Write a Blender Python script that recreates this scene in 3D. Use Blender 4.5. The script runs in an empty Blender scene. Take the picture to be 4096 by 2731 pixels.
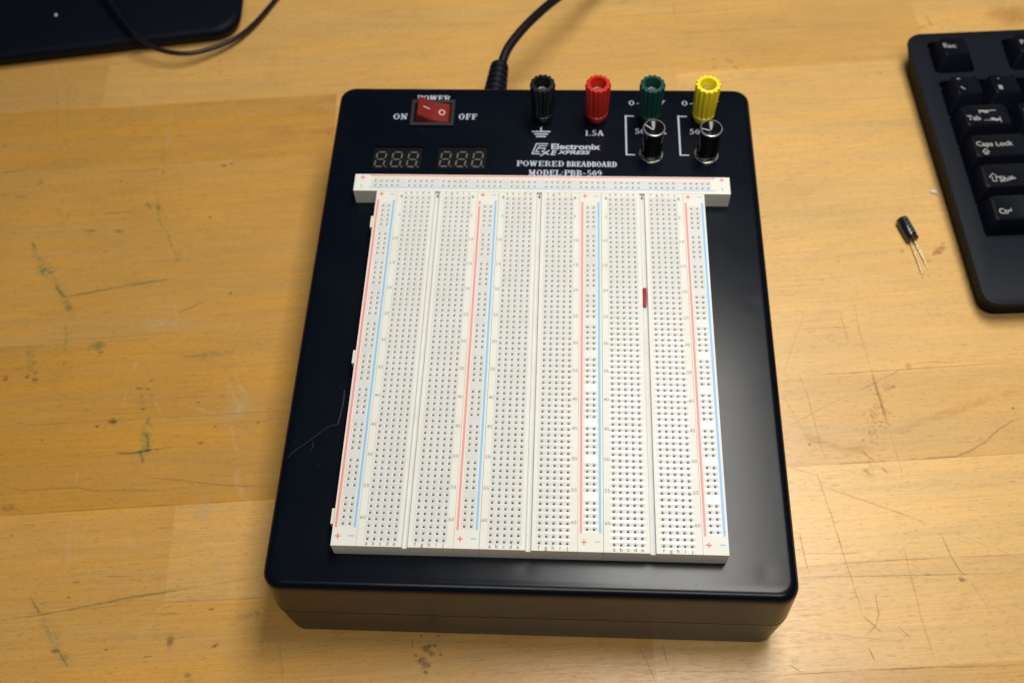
import bpy, bmesh, math, random
from mathutils import Vector, Matrix
random.seed(7)
S = 0.001                      # everything below is written in millimetres; the table top is z = 0
C = bpy.context.scene.collection
R = math.radians

# ------------------------------------------------------------------ camera model (solved from the hole grid)
F_PX = 4234.73
CAM = Vector((10.2365, -213.255, 365.2285 + 59.0))
_w = Vector((-5.40194615e-01, -3.97848059e-02, -2.87573124e-02))
RW = Matrix.Rotation(_w.length, 3, _w.normalized())          # world -> camera

def at(u, v, z=0.0):
    """point of the photograph (4096 px wide) -> place on the horizontal plane z"""
    d = RW.transposed() @ Vector(((u - 2048) / F_PX, -(v - 1365.5) / F_PX, -1))
    t = (z - CAM.z) / d.z
    return CAM + d * t

# ------------------------------------------------------------------ materials
def mat(name, col, rough=0.5, metal=0.0, spec=0.5, coat=0.0, coat_rough=0.1):
    m = bpy.data.materials.new(name); m.use_nodes = True
    b = m.node_tree.nodes['Principled BSDF']
    b.inputs['Base Color'].default_value = (*col, 1)
    b.inputs['Roughness'].default_value = rough
    b.inputs['Metallic'].default_value = metal
    b.inputs['Specular IOR Level'].default_value = spec
    b.inputs['Coat Weight'].default_value = coat
    b.inputs['Coat Roughness'].default_value = coat_rough
    return m

def nd(m, typ, **kw):
    n = m.node_tree.nodes.new(typ)
    for k, v in kw.items():
        if k.startswith('_'): setattr(n, k[1:], v)
        else: n.inputs[k.replace('__', ' ')].default_value = v
    return n

def lk(m, a, b): m.node_tree.links.new(a, b)

def mathn(m, op, a, b=None, clamp=False):
    n = m.node_tree.nodes.new('ShaderNodeMath'); n.operation = op; n.use_clamp = clamp
    for i, x in enumerate((a, b)):
        if x is None: continue
        if isinstance(x, (int, float)): n.inputs[i].default_value = x
        else: lk(m, x, n.inputs[i])
    return n.outputs[0]

def grain(m, scale, bump, dist=0.0001, rough_var=None, detail=3, base_rough=0.4, colour_var=0.0):
    """fine moulded-plastic grain: bump, plus uneven gloss from handling"""
    b = m.node_tree.nodes['Principled BSDF']
    tc = nd(m, 'ShaderNodeTexCoord')
    n = nd(m, 'ShaderNodeTexNoise', Scale=scale, Detail=detail)
    lk(m, tc.outputs['Object'], n.inputs['Vector'])
    bp = nd(m, 'ShaderNodeBump', Strength=bump, Distance=dist)
    lk(m, n.outputs['Fac'], bp.inputs['Height']); lk(m, bp.outputs['Normal'], b.inputs['Normal'])
    if rough_var:
        n2 = nd(m, 'ShaderNodeTexNoise', Scale=rough_var[0], Detail=5)
        lk(m, tc.outputs['Object'], n2.inputs['Vector'])
        mr = nd(m, 'ShaderNodeMapRange'); mr.inputs[1].default_value = .3; mr.inputs[2].default_value = .7
        mr.inputs[3].default_value = base_rough - rough_var[1]; mr.inputs[4].default_value = base_rough + rough_var[1]
        lk(m, n2.outputs['Fac'], mr.inputs[0]); lk(m, mr.outputs[0], b.inputs['Roughness'])
    return bp

M = {}
# lid: satin black plastic, sink marks over the screw bosses
M['lid'] = mat('lid_black_plastic', (.0013, .0030, .0070), .25, spec=.27)
bp = grain(M['lid'], 2600, .07, .00010, (28, .03), base_rough=.245)
def sink(m, bp, spots):
    tc = nd(m, 'ShaderNodeTexCoord'); prev = None
    for (x, y, r, h) in spots:
        v = nd(m, 'ShaderNodeVectorMath', _operation='SUBTRACT'); v.inputs[1].default_value = (x*S, y*S, .0505)
        lk(m, tc.outputs['Object'], v.inputs[0])
        l = nd(m, 'ShaderNodeVectorMath', _operation='LENGTH'); lk(m, v.outputs[0], l.inputs[0])
        q = mathn(m, 'DIVIDE', l.outputs['Value'], r*S); q = mathn(m, 'MULTIPLY', q, q)
        q = mathn(m, 'EXPONENT', mathn(m, 'MULTIPLY', q, -1.0)); q = mathn(m, 'MULTIPLY', q, h)
        prev = q if prev is None else mathn(m, 'ADD', prev, q)
    b2 = nd(m, 'ShaderNodeBump', Strength=1.0, Distance=.001); lk(m, prev, b2.inputs['Height'])
    lk(m, b2.outputs['Normal'], bp.inputs['Normal'])
sink(M['lid'], bp, [(90.2, 31, 3.4, -.035), (86, -85, 3.6, -.045), (-.9, -86, 3.0, -.04), (44.2, -85.5, 2.4, -.04), (-86, -86, 3.2, -.05), (-90, 31, 3, -.05)])
M['case'] = mat('case_black_plastic', (.0030, .0028, .0030), .32, spec=.28); grain(M['case'], 2200, .08, .0001)
M['print'] = mat('panel_print', (.42, .45, .55), .5)
M['panelbits'] = mat('switch_frame_plastic', (.009, .010, .013), .5)
M['window'] = mat('display_window', (.008, .008, .009), .22, spec=.35)
M['seg'] = mat('display_segment', (.125, .12, .115), .45)
M['rocker'] = mat('rocker_red', (.19, .009, .002), .40, spec=.3)
M['rocker'].node_tree.nodes['Principled BSDF'].inputs['Transmission Weight'].default_value = .15
M['rprint'] = mat('rocker_print', (.85, .55, .55), .4)
for k, c in dict(black=(.004, .005, .009), red=(.50, .016, .006), green=(.001, .048, .038), yellow=(.80, .66, .01)).items():
    M['post_'+k] = mat('binding_post_'+k, c, .38, spec=.45)
M['nickel'] = mat('nickel_plate', (.62, .60, .54), .25, metal=1)
M['chrome'] = mat('chrome', (.80, .80, .78), .30, metal=1)
M['knob'] = mat('knob_black_anodised', (.004, .004, .007), .16, spec=.6)
M['knobtop'] = mat('knob_turned_face', (.004, .004, .006), .14, spec=.3)
M['pointer'] = mat('pointer_white', (.45, .45, .43), .3)
M['rubber'] = mat('cord_black_pvc', (.003, .004, .009), .5, spec=.2)
M['cable'] = mat('thin_cable_pvc', (.004, .005, .010), .38, spec=.3)
# breadboard
M['board'] = mat('board_matt_abs', (.73, .725, .665), .50); grain(M['board'], 3000, .05, .0001)
M['grid'] = mat('board_lattice_abs', (.63, .635, .625), .5)
M['gloss'] = mat('board_polished_abs', (.66, .67, .665), .22, spec=.5); grain(M['gloss'], 900, .05, .0001)
def mottle(m, scale, amt, tint):
    b = m.node_tree.nodes['Principled BSDF']; c = b.inputs['Base Color'].default_value[:]
    tc = nd(m, 'ShaderNodeTexCoord'); n = nd(m, 'ShaderNodeTexNoise', Scale=scale, Detail=6, Roughness=.6); lk(m, tc.outputs['Object'], n.inputs['Vector'])
    mr = nd(m, 'ShaderNodeMapRange'); mr.inputs[1].default_value = .35; mr.inputs[2].default_value = .72; mr.inputs[4].default_value = amt; lk(m, n.outputs['Fac'], mr.inputs[0])
    x = nd(m, 'ShaderNodeMix', _data_type='RGBA'); x.inputs[6].default_value = c; x.inputs[7].default_value = (*[p*q for p, q in zip(c, tint)], 1)
    lk(m, mr.outputs[0], x.inputs[0]); lk(m, x.outputs[2], b.inputs['Base Color'])
mottle(M['board'], 60, .8, (.93, .91, .84)); mottle(M['grid'], 90, .8, (.90, .89, .84)); mottle(M['gloss'], 90, .8, (.90, .89, .84))
M['funnel'] = mat('board_hole_funnel', (.80, .795, .74), .4)
M['contact'] = mat('hole_contact', (.035, .029, .022), .4, metal=.2)
M['redline'] = mat('print_red_line', (.82, .27, .25), .5)
M['blueline'] = mat('print_blue_line', (.22, .50, .81), .5)
M['redmark'] = mat('print_red_mark', (.78, .06, .06), .5)
M['bluemark'] = mat('print_blue_mark', (.12, .42, .80), .5)
M['ink'] = mat('board_grey_numbers', (.27, .265, .245), .6)
M['ink2'] = mat('board_grey_letters', (.19, .185, .17), .6)
M['wire'] = mat('red_wire_insulation', (.42, .014, .028), .35)
# keyboard
M['kbcase'] = mat('keyboard_case_plastic', (.0046, .0064, .0120), .55, spec=.18); grain(M['kbcase'], 1500, .16, .0002)
M['kbside'] = mat('keyboard_side_shaded', (.0030, .0028, .0028), .7, spec=.08)  # darker, matter copy of the case plastic; the side's shade is in its colour
M['key'] = mat('keycap_plastic', (.0022, .0034, .0072), .48, spec=.15); grain(M['key'], 2500, .08, .0001)
M['legend'] = mat('key_legend', (.32, .32, .30), .5)
# others
M['capacitor'] = mat('capacitor_sleeve', (.004, .008, .013), .22, spec=.6)
M['capmark'] = mat('capacitor_print', (.09, .12, .13), .3)
M['lead'] = mat('tinned_lead', (.74, .66, .42), .32, metal=.75)
M['slab'] = mat('stand_base_plastic', (.0016, .0030, .0078), .55, spec=.12); grain(M['slab'], 1800, .08, .0001)
M['scrap'] = mat('white_scrap', (.62, .60, .60), .6)
M['scratch'] = mat('lid_scratch', (.020, .023, .032), .6)

# maple block table
def wood():
    m = bpy.data.materials.new('maple_block'); m.use_nodes = True
    b = m.node_tree.nodes['Principled BSDF']
    at_ = nd(m, 'ShaderNodeAttribute', _attribute_name='stave')
    sep = nd(m, 'ShaderNodeSeparateColor'); lk(m, at_.outputs['Color'], sep.inputs[0])
    tone, hue, seed = sep.outputs[0], sep.outputs[1], sep.outputs[2]
    tc = nd(m, 'ShaderNodeTexCoord')
    mp = nd(m, 'ShaderNodeMapping'); mp.inputs['Rotation'].default_value = (0, 0, -ANG)
    lk(m, tc.outputs['Object'], mp.inputs['Vector'])
    off = nd(m, 'ShaderNodeCombineXYZ'); lk(m, mathn(m, 'MULTIPLY', seed, 37.0), off.inputs[0]); lk(m, mathn(m, 'MULTIPLY', seed, 11.0), off.inputs[2])
    ad = nd(m, 'ShaderNodeVectorMath', _operation='ADD'); lk(m, mp.outputs[0], ad.inputs[0]); lk(m, off.outputs[0], ad.inputs[1])
    def tex(sx, sy, scale, detail=4, dist=0.0, rough=.55):
        q = nd(m, 'ShaderNodeMapping'); q.inputs['Scale'].default_value = (sx, sy, sy)
        lk(m, ad.outputs[0], q.inputs['Vector'])
        n = nd(m, 'ShaderNodeTexNoise', Scale=scale, Detail=detail, Distortion=dist, Roughness=rough)
        lk(m, q.outputs[0], n.inputs['Vector']); return n.outputs['Fac']
    fibre = tex(1, 34, 30, 6, 0, .65)            # fine lengthwise streaks
    band = tex(1, 16, 6, 4, .5)          # growth bands
    cloud = tex(1, 1.6, 9, 3)            # broad uneven colour
    fleck = tex(1, 4.5, 230, 2)          # short pores / flecks
    fleck2 = tex(1, 3.0, 420, 2)
    # contour lines of a slow noise: cathedral growth rings
    rg = tex(1, 4.2, 4.5, 2, .5)
    ring = mathn(m, 'FRACT', mathn(m, 'MULTIPLY', rg, 9.0))
    ring = mathn(m, 'MULTIPLY', mathn(m, 'SUBTRACT', 1.0, mathn(m, 'MULTIPLY', mathn(m, 'ABSOLUTE', mathn(m, 'SUBTRACT', ring, .5)), 9.0), True), mathn(m, 'SUBTRACT', band, .15, True))
    def ramp(x, a, bb, lo, hi):
        r = nd(m, 'ShaderNodeMapRange'); r.inputs[1].default_value = a; r.inputs[2].default_value = bb
        r.inputs[3].default_value = lo; r.inputs[4].default_value = hi; lk(m, x, r.inputs[0]); return r.outputs[0]
    v = ramp(fibre, .3, .7, .89, 1.08)
    v = mathn(m, 'MULTIPLY', v, ramp(band, .3, .7, .90, 1.07))
    v = mathn(m, 'MULTIPLY', v, ramp(cloud, .3, .7, .92, 1.06))
    v = mathn(m, 'MULTIPLY', v, ramp(fleck, .56, .74, 1.0, .82))
    v = mathn(m, 'MULTIPLY', v, ramp(fleck2, .57, .74, 1.0, .80))
    v = mathn(m, 'MULTIPLY', v, mathn(m, 'SUBTRACT', 1.0, mathn(m, 'MULTIPLY', ring, .13)))
    v = mathn(m, 'MULTIPLY', v, tone)
    c = nd(m, 'ShaderNodeMix', _data_type='RGBA')
    c.inputs[6].default_value = (.70, .435, .155, 1); c.inputs[7].default_value = (.63, .305, .040, 1)
    hv = mathn(m, 'ADD', hue, ramp(band, .35, .7, -.08, .22), True); lk(m, hv, c.inputs[0])
    g = nd(m, 'ShaderNodeVectorMath', _operation='SCALE'); lk(m, c.outputs[2], g.inputs[0]); lk(m, v, g.inputs['Scale'])
    lk(m, g.outputs[0], b.inputs['Base Color'])
    b.inputs['Specular IOR Level'].default_value = .5
    b.inputs['Coat Weight'].default_value = .28; b.inputs['Coat Roughness'].default_value = .30
    rr = ramp(fleck, .35, .7, .34, .46); lk(m, rr, b.inputs['Roughness'])
    bp = nd(m, 'ShaderNodeBump', Strength=.35, Distance=.00025)
    lk(m, mathn(m, 'ADD', mathn(m, 'MULTIPLY', fibre, .6), mathn(m, 'MULTIPLY', fleck, .8)), bp.inputs['Height'])
    lk(m, bp.outputs['Normal'], b.inputs['Normal'])
    return m
ANG = R(5.2)
M['wood'] = wood()

def stain(name, col, alpha, nscale=500, rough=.5, soft=1.0, thr=.0):
    """thin layer of paint, dirt or a scratch on the wood; fades to nothing at its edges"""
    m = bpy.data.materials.new(name); m.use_nodes = True
    b = m.node_tree.nodes['Principled BSDF']; out = m.node_tree.nodes['Material Output']
    b.inputs['Base Color'].default_value = (*col, 1); b.inputs['Roughness'].default_value = rough
    uv = nd(m, 'ShaderNodeUVMap', _uv_map='UVMap'); sp = nd(m, 'ShaderNodeSeparateXYZ'); lk(m, uv.outputs[0], sp.inputs[0])
    e = mathn(m, 'SUBTRACT', 1.0, mathn(m, 'POWER', mathn(m, 'ABSOLUTE', sp.outputs[1]), 2.0 * soft), True)
    u = sp.outputs[0]
    en = mathn(m, 'MULTIPLY', mathn(m, 'MULTIPLY', u, mathn(m, 'SUBTRACT', 1.0, u)), 6.0, True)
    tc = nd(m, 'ShaderNodeTexCoord'); n = nd(m, 'ShaderNodeTexNoise', Scale=nscale, Detail=4)
    lk(m, tc.outputs['Object'], n.inputs['Vector'])
    mr = nd(m, 'ShaderNodeMapRange'); mr.inputs[1].default_value = .32 + thr; mr.inputs[2].default_value = .62 + thr
    lk(m, n.outputs['Fac'], mr.inputs[0])
    a = mathn(m, 'MULTIPLY', mathn(m, 'MULTIPLY', mathn(m, 'MULTIPLY', e, en), mr.outputs[0]), alpha, True)
    t = nd(m, 'ShaderNodeBsdfTransparent'); mx = nd(m, 'ShaderNodeMixShader')
    lk(m, a, mx.inputs[0]); lk(m, t.outputs[0], mx.inputs[1]); lk(m, b.outputs[0], mx.inputs[2])
    lk(m, mx.outputs[0], out.inputs['Surface'])
    return m
M['s_green'] = stain('stain_green_paint', (.22, .30, .11), .36, 420, thr=.05)
M['s_gline'] = stain('stain_green_line', (.12, .17, .06), .33, 300, thr=-.12)
M['s_dark'] = stain('stain_dark', (.10, .07, .035), .42, 900, thr=-.10)
M['s_brown'] = stain('stain_brown', (.40, .19, .045), .32, 500, thr=-.12)
M['s_light'] = stain('scratch_pale', (.80, .64, .36), .22, 350, thr=-.03)
M['s_grey'] = stain('scratch_grey', (.38, .28, .11), .17, 260, thr=-.12)
M['s_red'] = stain('stain_red', (.5, .08, .05), .5, 500, thr=-.1)
M['s_blot'] = stain('blotch_reddish_wood', (.56, .27, .07), .20, 90, thr=-.05)
M['s_pale'] = stain('blotch_pale_wood', (.66, .52, .26), .45, 120, thr=.02)
M['s_seam'] = stain('stave_joint', (.34, .19, .06), .45, 60, thr=.0)

# ------------------------------------------------------------------ mesh helpers
class MB:
    def __init__(s, mats): s.v = []; s.f = []; s.m = []; s.mats = mats; s.uv = {}
    def quad(s, pts, mi=0, uv=None):
        i = len(s.v); s.v += [tuple(p) for p in pts]; s.f.append(tuple(range(i, i+len(pts)))); s.m.append(mi)
        if uv: s.uv[len(s.f)-1] = uv
    def box(s, x0, x1, y0, y1, z0, z1, mi=0, bottom=True):
        a, b, c, d = (x0, y0), (x1, y0), (x1, y1), (x0, y1)
        i = len(s.v)
        s.v += [(*p, z0) for p in (a, b, c, d)] + [(*p, z1) for p in (a, b, c, d)]
        fs = [(4, 5, 6, 7), (0, 1, 5, 4), (1, 2, 6, 5), (2, 3, 7, 6), (3, 0, 4, 7)] + ([(3, 2, 1, 0)] if bottom else [])
        for f in fs: s.f.append(tuple(i+k for k in f)); s.m.append(mi)
    def rect(s, x0, x1, y0, y1, z, mi=0): s.quad([(x0, y0, z), (x1, y0, z), (x1, y1, z), (x0, y1, z)], mi)
    def loft(s, rings, mi=0, cap0=True, cap1=True, close=True):
        """rings: equal-length point loops, bottom to top, counter-clockwise seen from above"""
        n = len(rings[0]); i = len(s.v)
        for r in rings: s.v += [tuple(p) for p in r]
        for k in range(len(rings)-1):
            for j in range(n if close else n-1):
                a = i+k*n+j; b = i+k*n+(j+1) % n
                s.f.append((a, b, b+n, a+n)); s.m.append(mi if not isinstance(mi, list) else mi[k])
        if cap0: s.f.append(tuple(i+j for j in range(n))[::-1]); s.m.append(mi if not isinstance(mi, list) else mi[0])
        if cap1: s.f.append(tuple(i+(len(rings)-1)*n+j for j in range(n))); s.m.append(mi if not isinstance(mi, list) else mi[-1])
    def add_mesh(s, me, fn, mi=0):
        i = len(s.v); s.v += [tuple(fn(v.co)) for v in me.vertices]
        for p in me.polygons: s.f.append(tuple(i+k for k in p.vertices)); s.m.append(mi)
    def build(s, name, parent=None, smooth=None, loc=None):
        me = bpy.data.meshes.new(name)
        me.from_pydata([(x*S, y*S, z*S) for x, y, z in s.v], [], s.f)
        for m in s.mats: me.materials.append(M[m])
        me.polygons.foreach_set('material_index', s.m)
        if s.uv:
            ul = me.uv_layers.new(name='UVMap')
            for fi, uv in s.uv.items():
                for li, q in zip(me.polygons[fi].loop_indices, uv): ul.data[li].uv = q
        me.update()
        if smooth:
            me.polygons.foreach_set('use_smooth', [True]*len(s.f)); me.set_sharp_from_angle(angle=R(smooth))
        o = bpy.data.objects.new(name, me); C.objects.link(o)
        if parent: o.parent = parent
        if loc: o.location = [q*S for q in loc]
        return o

def rring(cx, cy, hx, hy, r, z, n=6):
    pts = []
    for k, (sx, sy) in enumerate(((1, -1), (1, 1), (-1, 1), (-1, -1))):
        for j in range(n+1):
            a = -math.pi/2 + k*math.pi/2 + j*math.pi/2/n
            pts.append((cx+sx*(hx-r)+r*math.cos(a), cy+sy*(hy-r)+r*math.sin(a), z))
    return pts
def cring(cx, cy, r, z, n=40): return [(cx+r*math.cos(2*math.pi*k/n), cy+r*math.sin(2*math.pi*k/n), z) for k in range(n)]

def tube(mb, pts, r, n=12, mi=0, res=6):
    P = [Vector(p) for p in pts]; Q = []
    for i in range(len(P)-1):
        p0, p1, p2, p3 = P[max(i-1, 0)], P[i], P[i+1], P[min(i+2, len(P)-1)]
        for k in range(res):
            t = k/res
            Q.append(.5*((2*p1)+(p2-p0)*t+(2*p0-5*p1+4*p2-p3)*t*t+(3*p1-p0-3*p2+p3)*t**3))
    Q.append(P[-1]); rings = []
    up = Vector((0, 0, 1))
    for i, q in enumerate(Q):
        d = (Q[min(i+1, len(Q)-1)]-Q[max(i-1, 0)]).normalized()
        a = d.cross(up)
        if a.length < 1e-3: a = Vector((1, 0, 0))
        a.normalize(); b = a.cross(d).normalized()
        rr = r(i/(len(Q)-1)) if callable(r) else r
        rings.append([q+a*rr*math.cos(2*math.pi*k/n)-b*rr*math.sin(2*math.pi*k/n) for k in range(n)])
    mb.loft(rings, mi)

def empty(name, loc, rot=(0, 0, 0)):
    o = bpy.data.objects.new(name, None); C.objects.link(o); o.location = [q*S for q in loc]; o.rotation_euler = rot
    o.empty_display_size = .02; return o
def tag(o, label=None, cat=None, group=None, kind=None):
    for k, v in (('label', label), ('category', cat), ('group', group), ('kind', kind)):
        if v: o[k] = v
    return o

_cache = {}
def text_mesh(txt, bold=0.0, shear=0.0):
    k = (txt, bold, shear)
    if k not in _cache:
        c = bpy.data.curves.new('t', 'FONT'); c.body = txt; c.size = 1; c.offset = bold; c.shear = shear; c.resolution_u = 3
        o = bpy.data.objects.new('t', c); C.objects.link(o)
        dg = bpy.context.evaluated_depsgraph_get(); me = bpy.data.meshes.new_from_object(o.evaluated_get(dg))
        bpy.data.objects.remove(o)
        xs = [v.co.x for v in me.vertices]; ys = [v.co.y for v in me.vertices]
        _cache[k] = (me, min(xs), max(xs), min(ys), max(ys))
    return _cache[k]
def text(mb, txt, x0, x1, y0, y1, z, mi=0, bold=0.0, shear=0.0, fn=None):
    """fit flat lettering into the rectangle"""
    me, a, b, c, d = text_mesh(txt, bold, shear)
    sx = (x1-x0)/(b-a); sy = (y1-y0)/(d-c)
    mb.add_mesh(me, (lambda v: (x0+(v.x-a)*sx, y0+(v.y-c)*sy, z)), mi)

# slab-serif letters of the panel print, drawn as strokes on a unit box
W, T = .24, .11
SER = {
 'I': [], 
 'P': (.78, [((.22, 0), (.22, 1), W), ((.22, .95), (.6, .95), T), ((.6, .95), (.72, .86), W), ((.72, .88), (.72, .60), W), ((.72, .62), (.58, .50), T), ((.58, .50), (.22, .50), T), ((.02, .04), (.46, .04), T), ((.02, .96), (.24, .96), T)]),
 'O': (.86, [((.14, .28), (.14, .72), W), ((.72, .28), (.72, .72), W), ((.14, .72), (.32, .96), T*1.2), ((.32, .95), (.54, .95), T), ((.54, .96), (.72, .72), T*1.2), ((.72, .28), (.54, .04), T*1.2), ((.54, .05), (.32, .05), T), ((.32, .04), (.14, .28), T*1.2)]),
 'W': (1.12, [((.14, 1), (.34, 0), W), ((.34, 0), (.54, .9), T*1.2), ((.54, 1), (.74, 0), W), ((.74, 0), (.95, 1), T*1.2), ((0, .96), (.3, .96), T), ((.42, .96), (.68, .96), T), ((.82, .96), (1.1, .96), T)]),
 'E': (.80, [((.22, 0), (.22, 1), W), ((.04, .95), (.72, .95), T), ((.04, .05), (.74, .05), T), ((.22, .52), (.55, .52), T), ((.72, .98), (.72, .72), T), ((.74, .28), (.74, .02), T), ((.55, .64), (.55, .40), T)]),
 'R': (.88, [((.22, 0), (.22, 1), W), ((.22, .95), (.58, .95), T), ((.68, .88), (.68, .62), W), ((.22, .52), (.58, .52), T), ((.52, .52), (.74, .06), W*.9), ((.02, .05), (.44, .05), T), ((.62, .05), (.88, .05), T), ((.02, .95), (.24, .95), T)]),
 'N': (.90, [((.18, 0), (.18, 1), T*1.2), ((.16, .98), (.68, .06), W), ((.70, 0), (.70, 1), T*1.2), ((0, .05), (.36, .05), T), ((.54, .95), (.88, .95), T), ((0, .95), (.26, .95), T)]),
 'F': (.76, [((.22, 0), (.22, 1), W), ((.04, .95), (.70, .95), T), ((.22, .52), (.55, .52), T), ((.70, .98), (.70, .72), T), ((.55, .64), (.55, .40), T), ((.04, .05), (.46, .05), T)]),
 'D': (.86, [((.22, 0), (.22, 1), W), ((.04, .95), (.52, .95), T), ((.04, .05), (.52, .05), T), ((.52, .95), (.70, .72), T*1.3), ((.70, .76), (.70, .24), W), ((.70, .28), (.52, .05), T*1.3)]),
 'B': (.82, [((.22, 0), (.22, 1), W), ((.04, .95), (.54, .95), T), ((.04, .05), (.56, .05), T), ((.22, .53), (.54, .53), T), ((.62, .90), (.62, .60), W), ((.66, .48), (.66, .10), W)]),
 'A': (.92, [((.10, .05), (.44, 1), T*1.2), ((.42, 1), (.74, .05), W), ((.24, .34), (.62, .34), T), ((0, .05), (.28, .05), T), ((.56, .05), (.92, .05), T)]),
 'M': (1.06, [((.18, 0), (.18, 1), T*1.2), ((.18, 1), (.50, .1), W*.9), ((.50, .1), (.80, 1), T*1.3), ((.82, 0), (.82, 1), W), ((0, .05), (.36, .05), T), ((.64, .05), (1.02, .05), T), ((0, .95), (.26, .95), T), ((.82, .95), (1.02, .95), T)]),
 'L': (.76, [((.22, 0), (.22, 1), W), ((.02, .95), (.44, .95), T), ((.02, .05), (.70, .05), T), ((.70, .32), (.70, .02), T)]),
 'V': (.86, [((.14, 1), (.42, 0), W), ((.42, 0), (.68, 1), T*1.2), ((0, .95), (.30, .95), T), ((.54, .95), (.84, .95), T)]),
 'm': (.98, [((.16, 0), (.16, .68), W*.8), ((.46, 0), (.46, .6), W*.8), ((.76, 0), (.76, .6), W*.8), ((.16, .62), (.76, .62), T), ((0, .04), (.28, .04), T), ((.36, .04), (.58, .04), T), ((.66, .04), (.9, .04), T)]),
 '0': (.66, [((.12, .25), (.12, .75), W*.9), ((.50, .25), (.50, .75), W*.9), ((.12, .78), (.31, .97), T), ((.31, .97), (.50, .78), T), ((.50, .22), (.31, .03), T), ((.31, .03), (.12, .22), T)]),
 '1': (.48, [((.24, 0), (.24, 1), W), ((.06, .04), (.42, .04), T), ((.06, .84), (.24, .95), T)]),
 '5': (.66, [((.14, .95), (.54, .95), T*1.4), ((.14, .95), (.14, .55), T), ((.14, .58), (.42, .58), T), ((.50, .54), (.50, .16), W*.9), ((.46, .05), (.12, .05), T), ((.12, .06), (.08, .18), T*1.4)]),
 '9': (.66, [((.12, .56), (.12, .84), W*.9), ((.50, .25), (.50, .80), W*.9), ((.12, .95), (.50, .95), T), ((.12, .46), (.50, .46), T), ((.46, .05), (.12, .05), T)]),
 '.': (.30, [((.06, .06), (.22, .06), .15)]), ':': (.34, [((.08, .12), (.24, .12), .15), ((.08, .60), (.24, .60), .15)]),
 '-': (.60, [((.06, .42), (.50, .42), T)]), ' ': (.34, []), '~': (.60, [((.04, .36), (.28, .48), T), ((.28, .48), (.52, .38), T)]),
}
def serif(mb, txt, x0, x1, y0, y1, z, mi=0, gap=.10):
    tot = sum(SER[c][0] for c in txt) + gap*(len(txt)-1)
    sx = (x1-x0)/tot; sy = y1-y0; x = x0
    for c in txt:
        w, st = SER[c]
        for k, (a, b, t) in enumerate(st):
            A = Vector((x+a[0]*sx, y0+a[1]*sy)); B = Vector((x+b[0]*sx, y0+b[1]*sy))
            d = (B-A).normalized(); n = Vector((-d.y, d.x))*t*.5*sy*.9
            zz = z + .0045*k
            mb.quad([(*(A-n), zz), (*(B-n), zz), (*(B+n), zz), (*(A+n), zz)], mi)
        x += (w+gap)*sx

def stroke(mb, pts, w, z, mi=0):
    for k in range(len(pts)-1):
        A, B = Vector(pts[k]), Vector(pts[k+1]); d = (B-A).normalized(); n = Vector((-d.y, d.x))*w*.5
        zz = z+.004*k
        mb.quad([(*(A-n-d*w*.3), zz), (*(B-n+d*w*.3), zz), (*(B+n+d*w*.3), zz), (*(A+n-d*w*.3), zz)], mi)

def boolean_cut(o, cutters):
    for c in cutters:
        md = o.modifiers.new('cut', 'BOOLEAN'); md.operation = 'DIFFERENCE'; md.object = c; md.solver = 'EXACT'
        md.material_mode = 'INDEX' if hasattr(md, 'material_mode') else None
    dg = bpy.context.evaluated_depsgraph_get(); me = bpy.data.meshes.new_from_object(o.evaluated_get(dg))
    o.modifiers.clear(); o.data = me
    for c in cutters: bpy.data.objects.remove(c)
    me.polygons.foreach_set('use_smooth', [True]*len(me.polygons)); me.set_sharp_from_angle(angle=R(28))

# ================================================================== table
ca, sa = math.cos(ANG), math.sin(ANG)
def sn(a, n, z=0.0): return (a*ca - n*sa, a*sa + n*ca, z)     # along / across the staves -> x, y
tb = MB(['wood', 's_green', 's_gline', 's_dark', 's_brown', 's_light', 's_grey', 's_red', 's_blot', 's_pale', 's_seam'])
SI = {k: i for i, k in enumerate(tb.mats)}
rows = [-760, -716, -673, -630, -586, -543, -499, -456, -413, -369, -326, -283, -246, -204, -161, -117.0, -74.3, -30.2, 13.2, 56.3, 111, 164, 206.5, 251, 295, 338, 382, 425, 469, 512, 556, 600, 643, 687]
tones = {  # row start -> list of (cut position along the stave, tone, hue: 0 pale .. 1 orange); plank colour plus painted light, dim left, pale sheen right
 -161: [(-900, .90, .6), (-330, .88, .5), (60, .90, .35), (520, .9, .2)],
 -117.0: [(-900, .9, .5), (-420, .90, .60), (40, 1.0, .10), (430, .9, .3)],
 -74.3: [(-900, .9, .5), (-320, .91, .58), (-158, .99, .38), (20, 1.08, .0), (620, .9, .3)],
 -30.2: [(-900, .9, .6), (-500, .87, .80), (-20, 1.0, .20), (400, 1, .1)],
 13.2: [(-900, .9, .6), (-380, .84, .74), (0, 1.03, .05), (330, .95, .2)],
 56.3: [(-900, .9, .5), (-280, .88, .60), (10, 1.02, .05), (480, .93, .2)],
 111: [(-900, .95, .5), (-350, .87, .62), (-20, 1.0, .10), (300, .92, .2)],
 164: [(-900, .9, .6), (-420, .83, .72), (-96, .95, .26), (90, 1.0, .12), (640, .9, .3)],
 206.5: [(-900, .9, .6), (-520, .87, .42), (-225, .92, .34), (230, .96, .2)],
 251: [(-900, .9, .6), (-190, .94, .28), (262, .84, .7)],
}
stave_cols = []
for i in range(len(rows)-1):
    n0, n1 = rows[i], rows[i+1]
    cuts = tones.get(n0)
    if not cuts:
        cuts = []; a = -900
        while a < 900:
            cuts.append((a, random.uniform(.86, 1.02), random.uniform(0, .5))); a += random.uniform(260, 620)
    for k, (a, t, h) in enumerate(cuts):
        b = cuts[k+1][0] if k+1 < len(cuts) else 900
        tb.quad([sn(a, n0), sn(b, n0), sn(b, n1), sn(a, n1)], 0)
        stave_cols.append((t, h, random.random()))
n_st = len(stave_cols)
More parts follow.
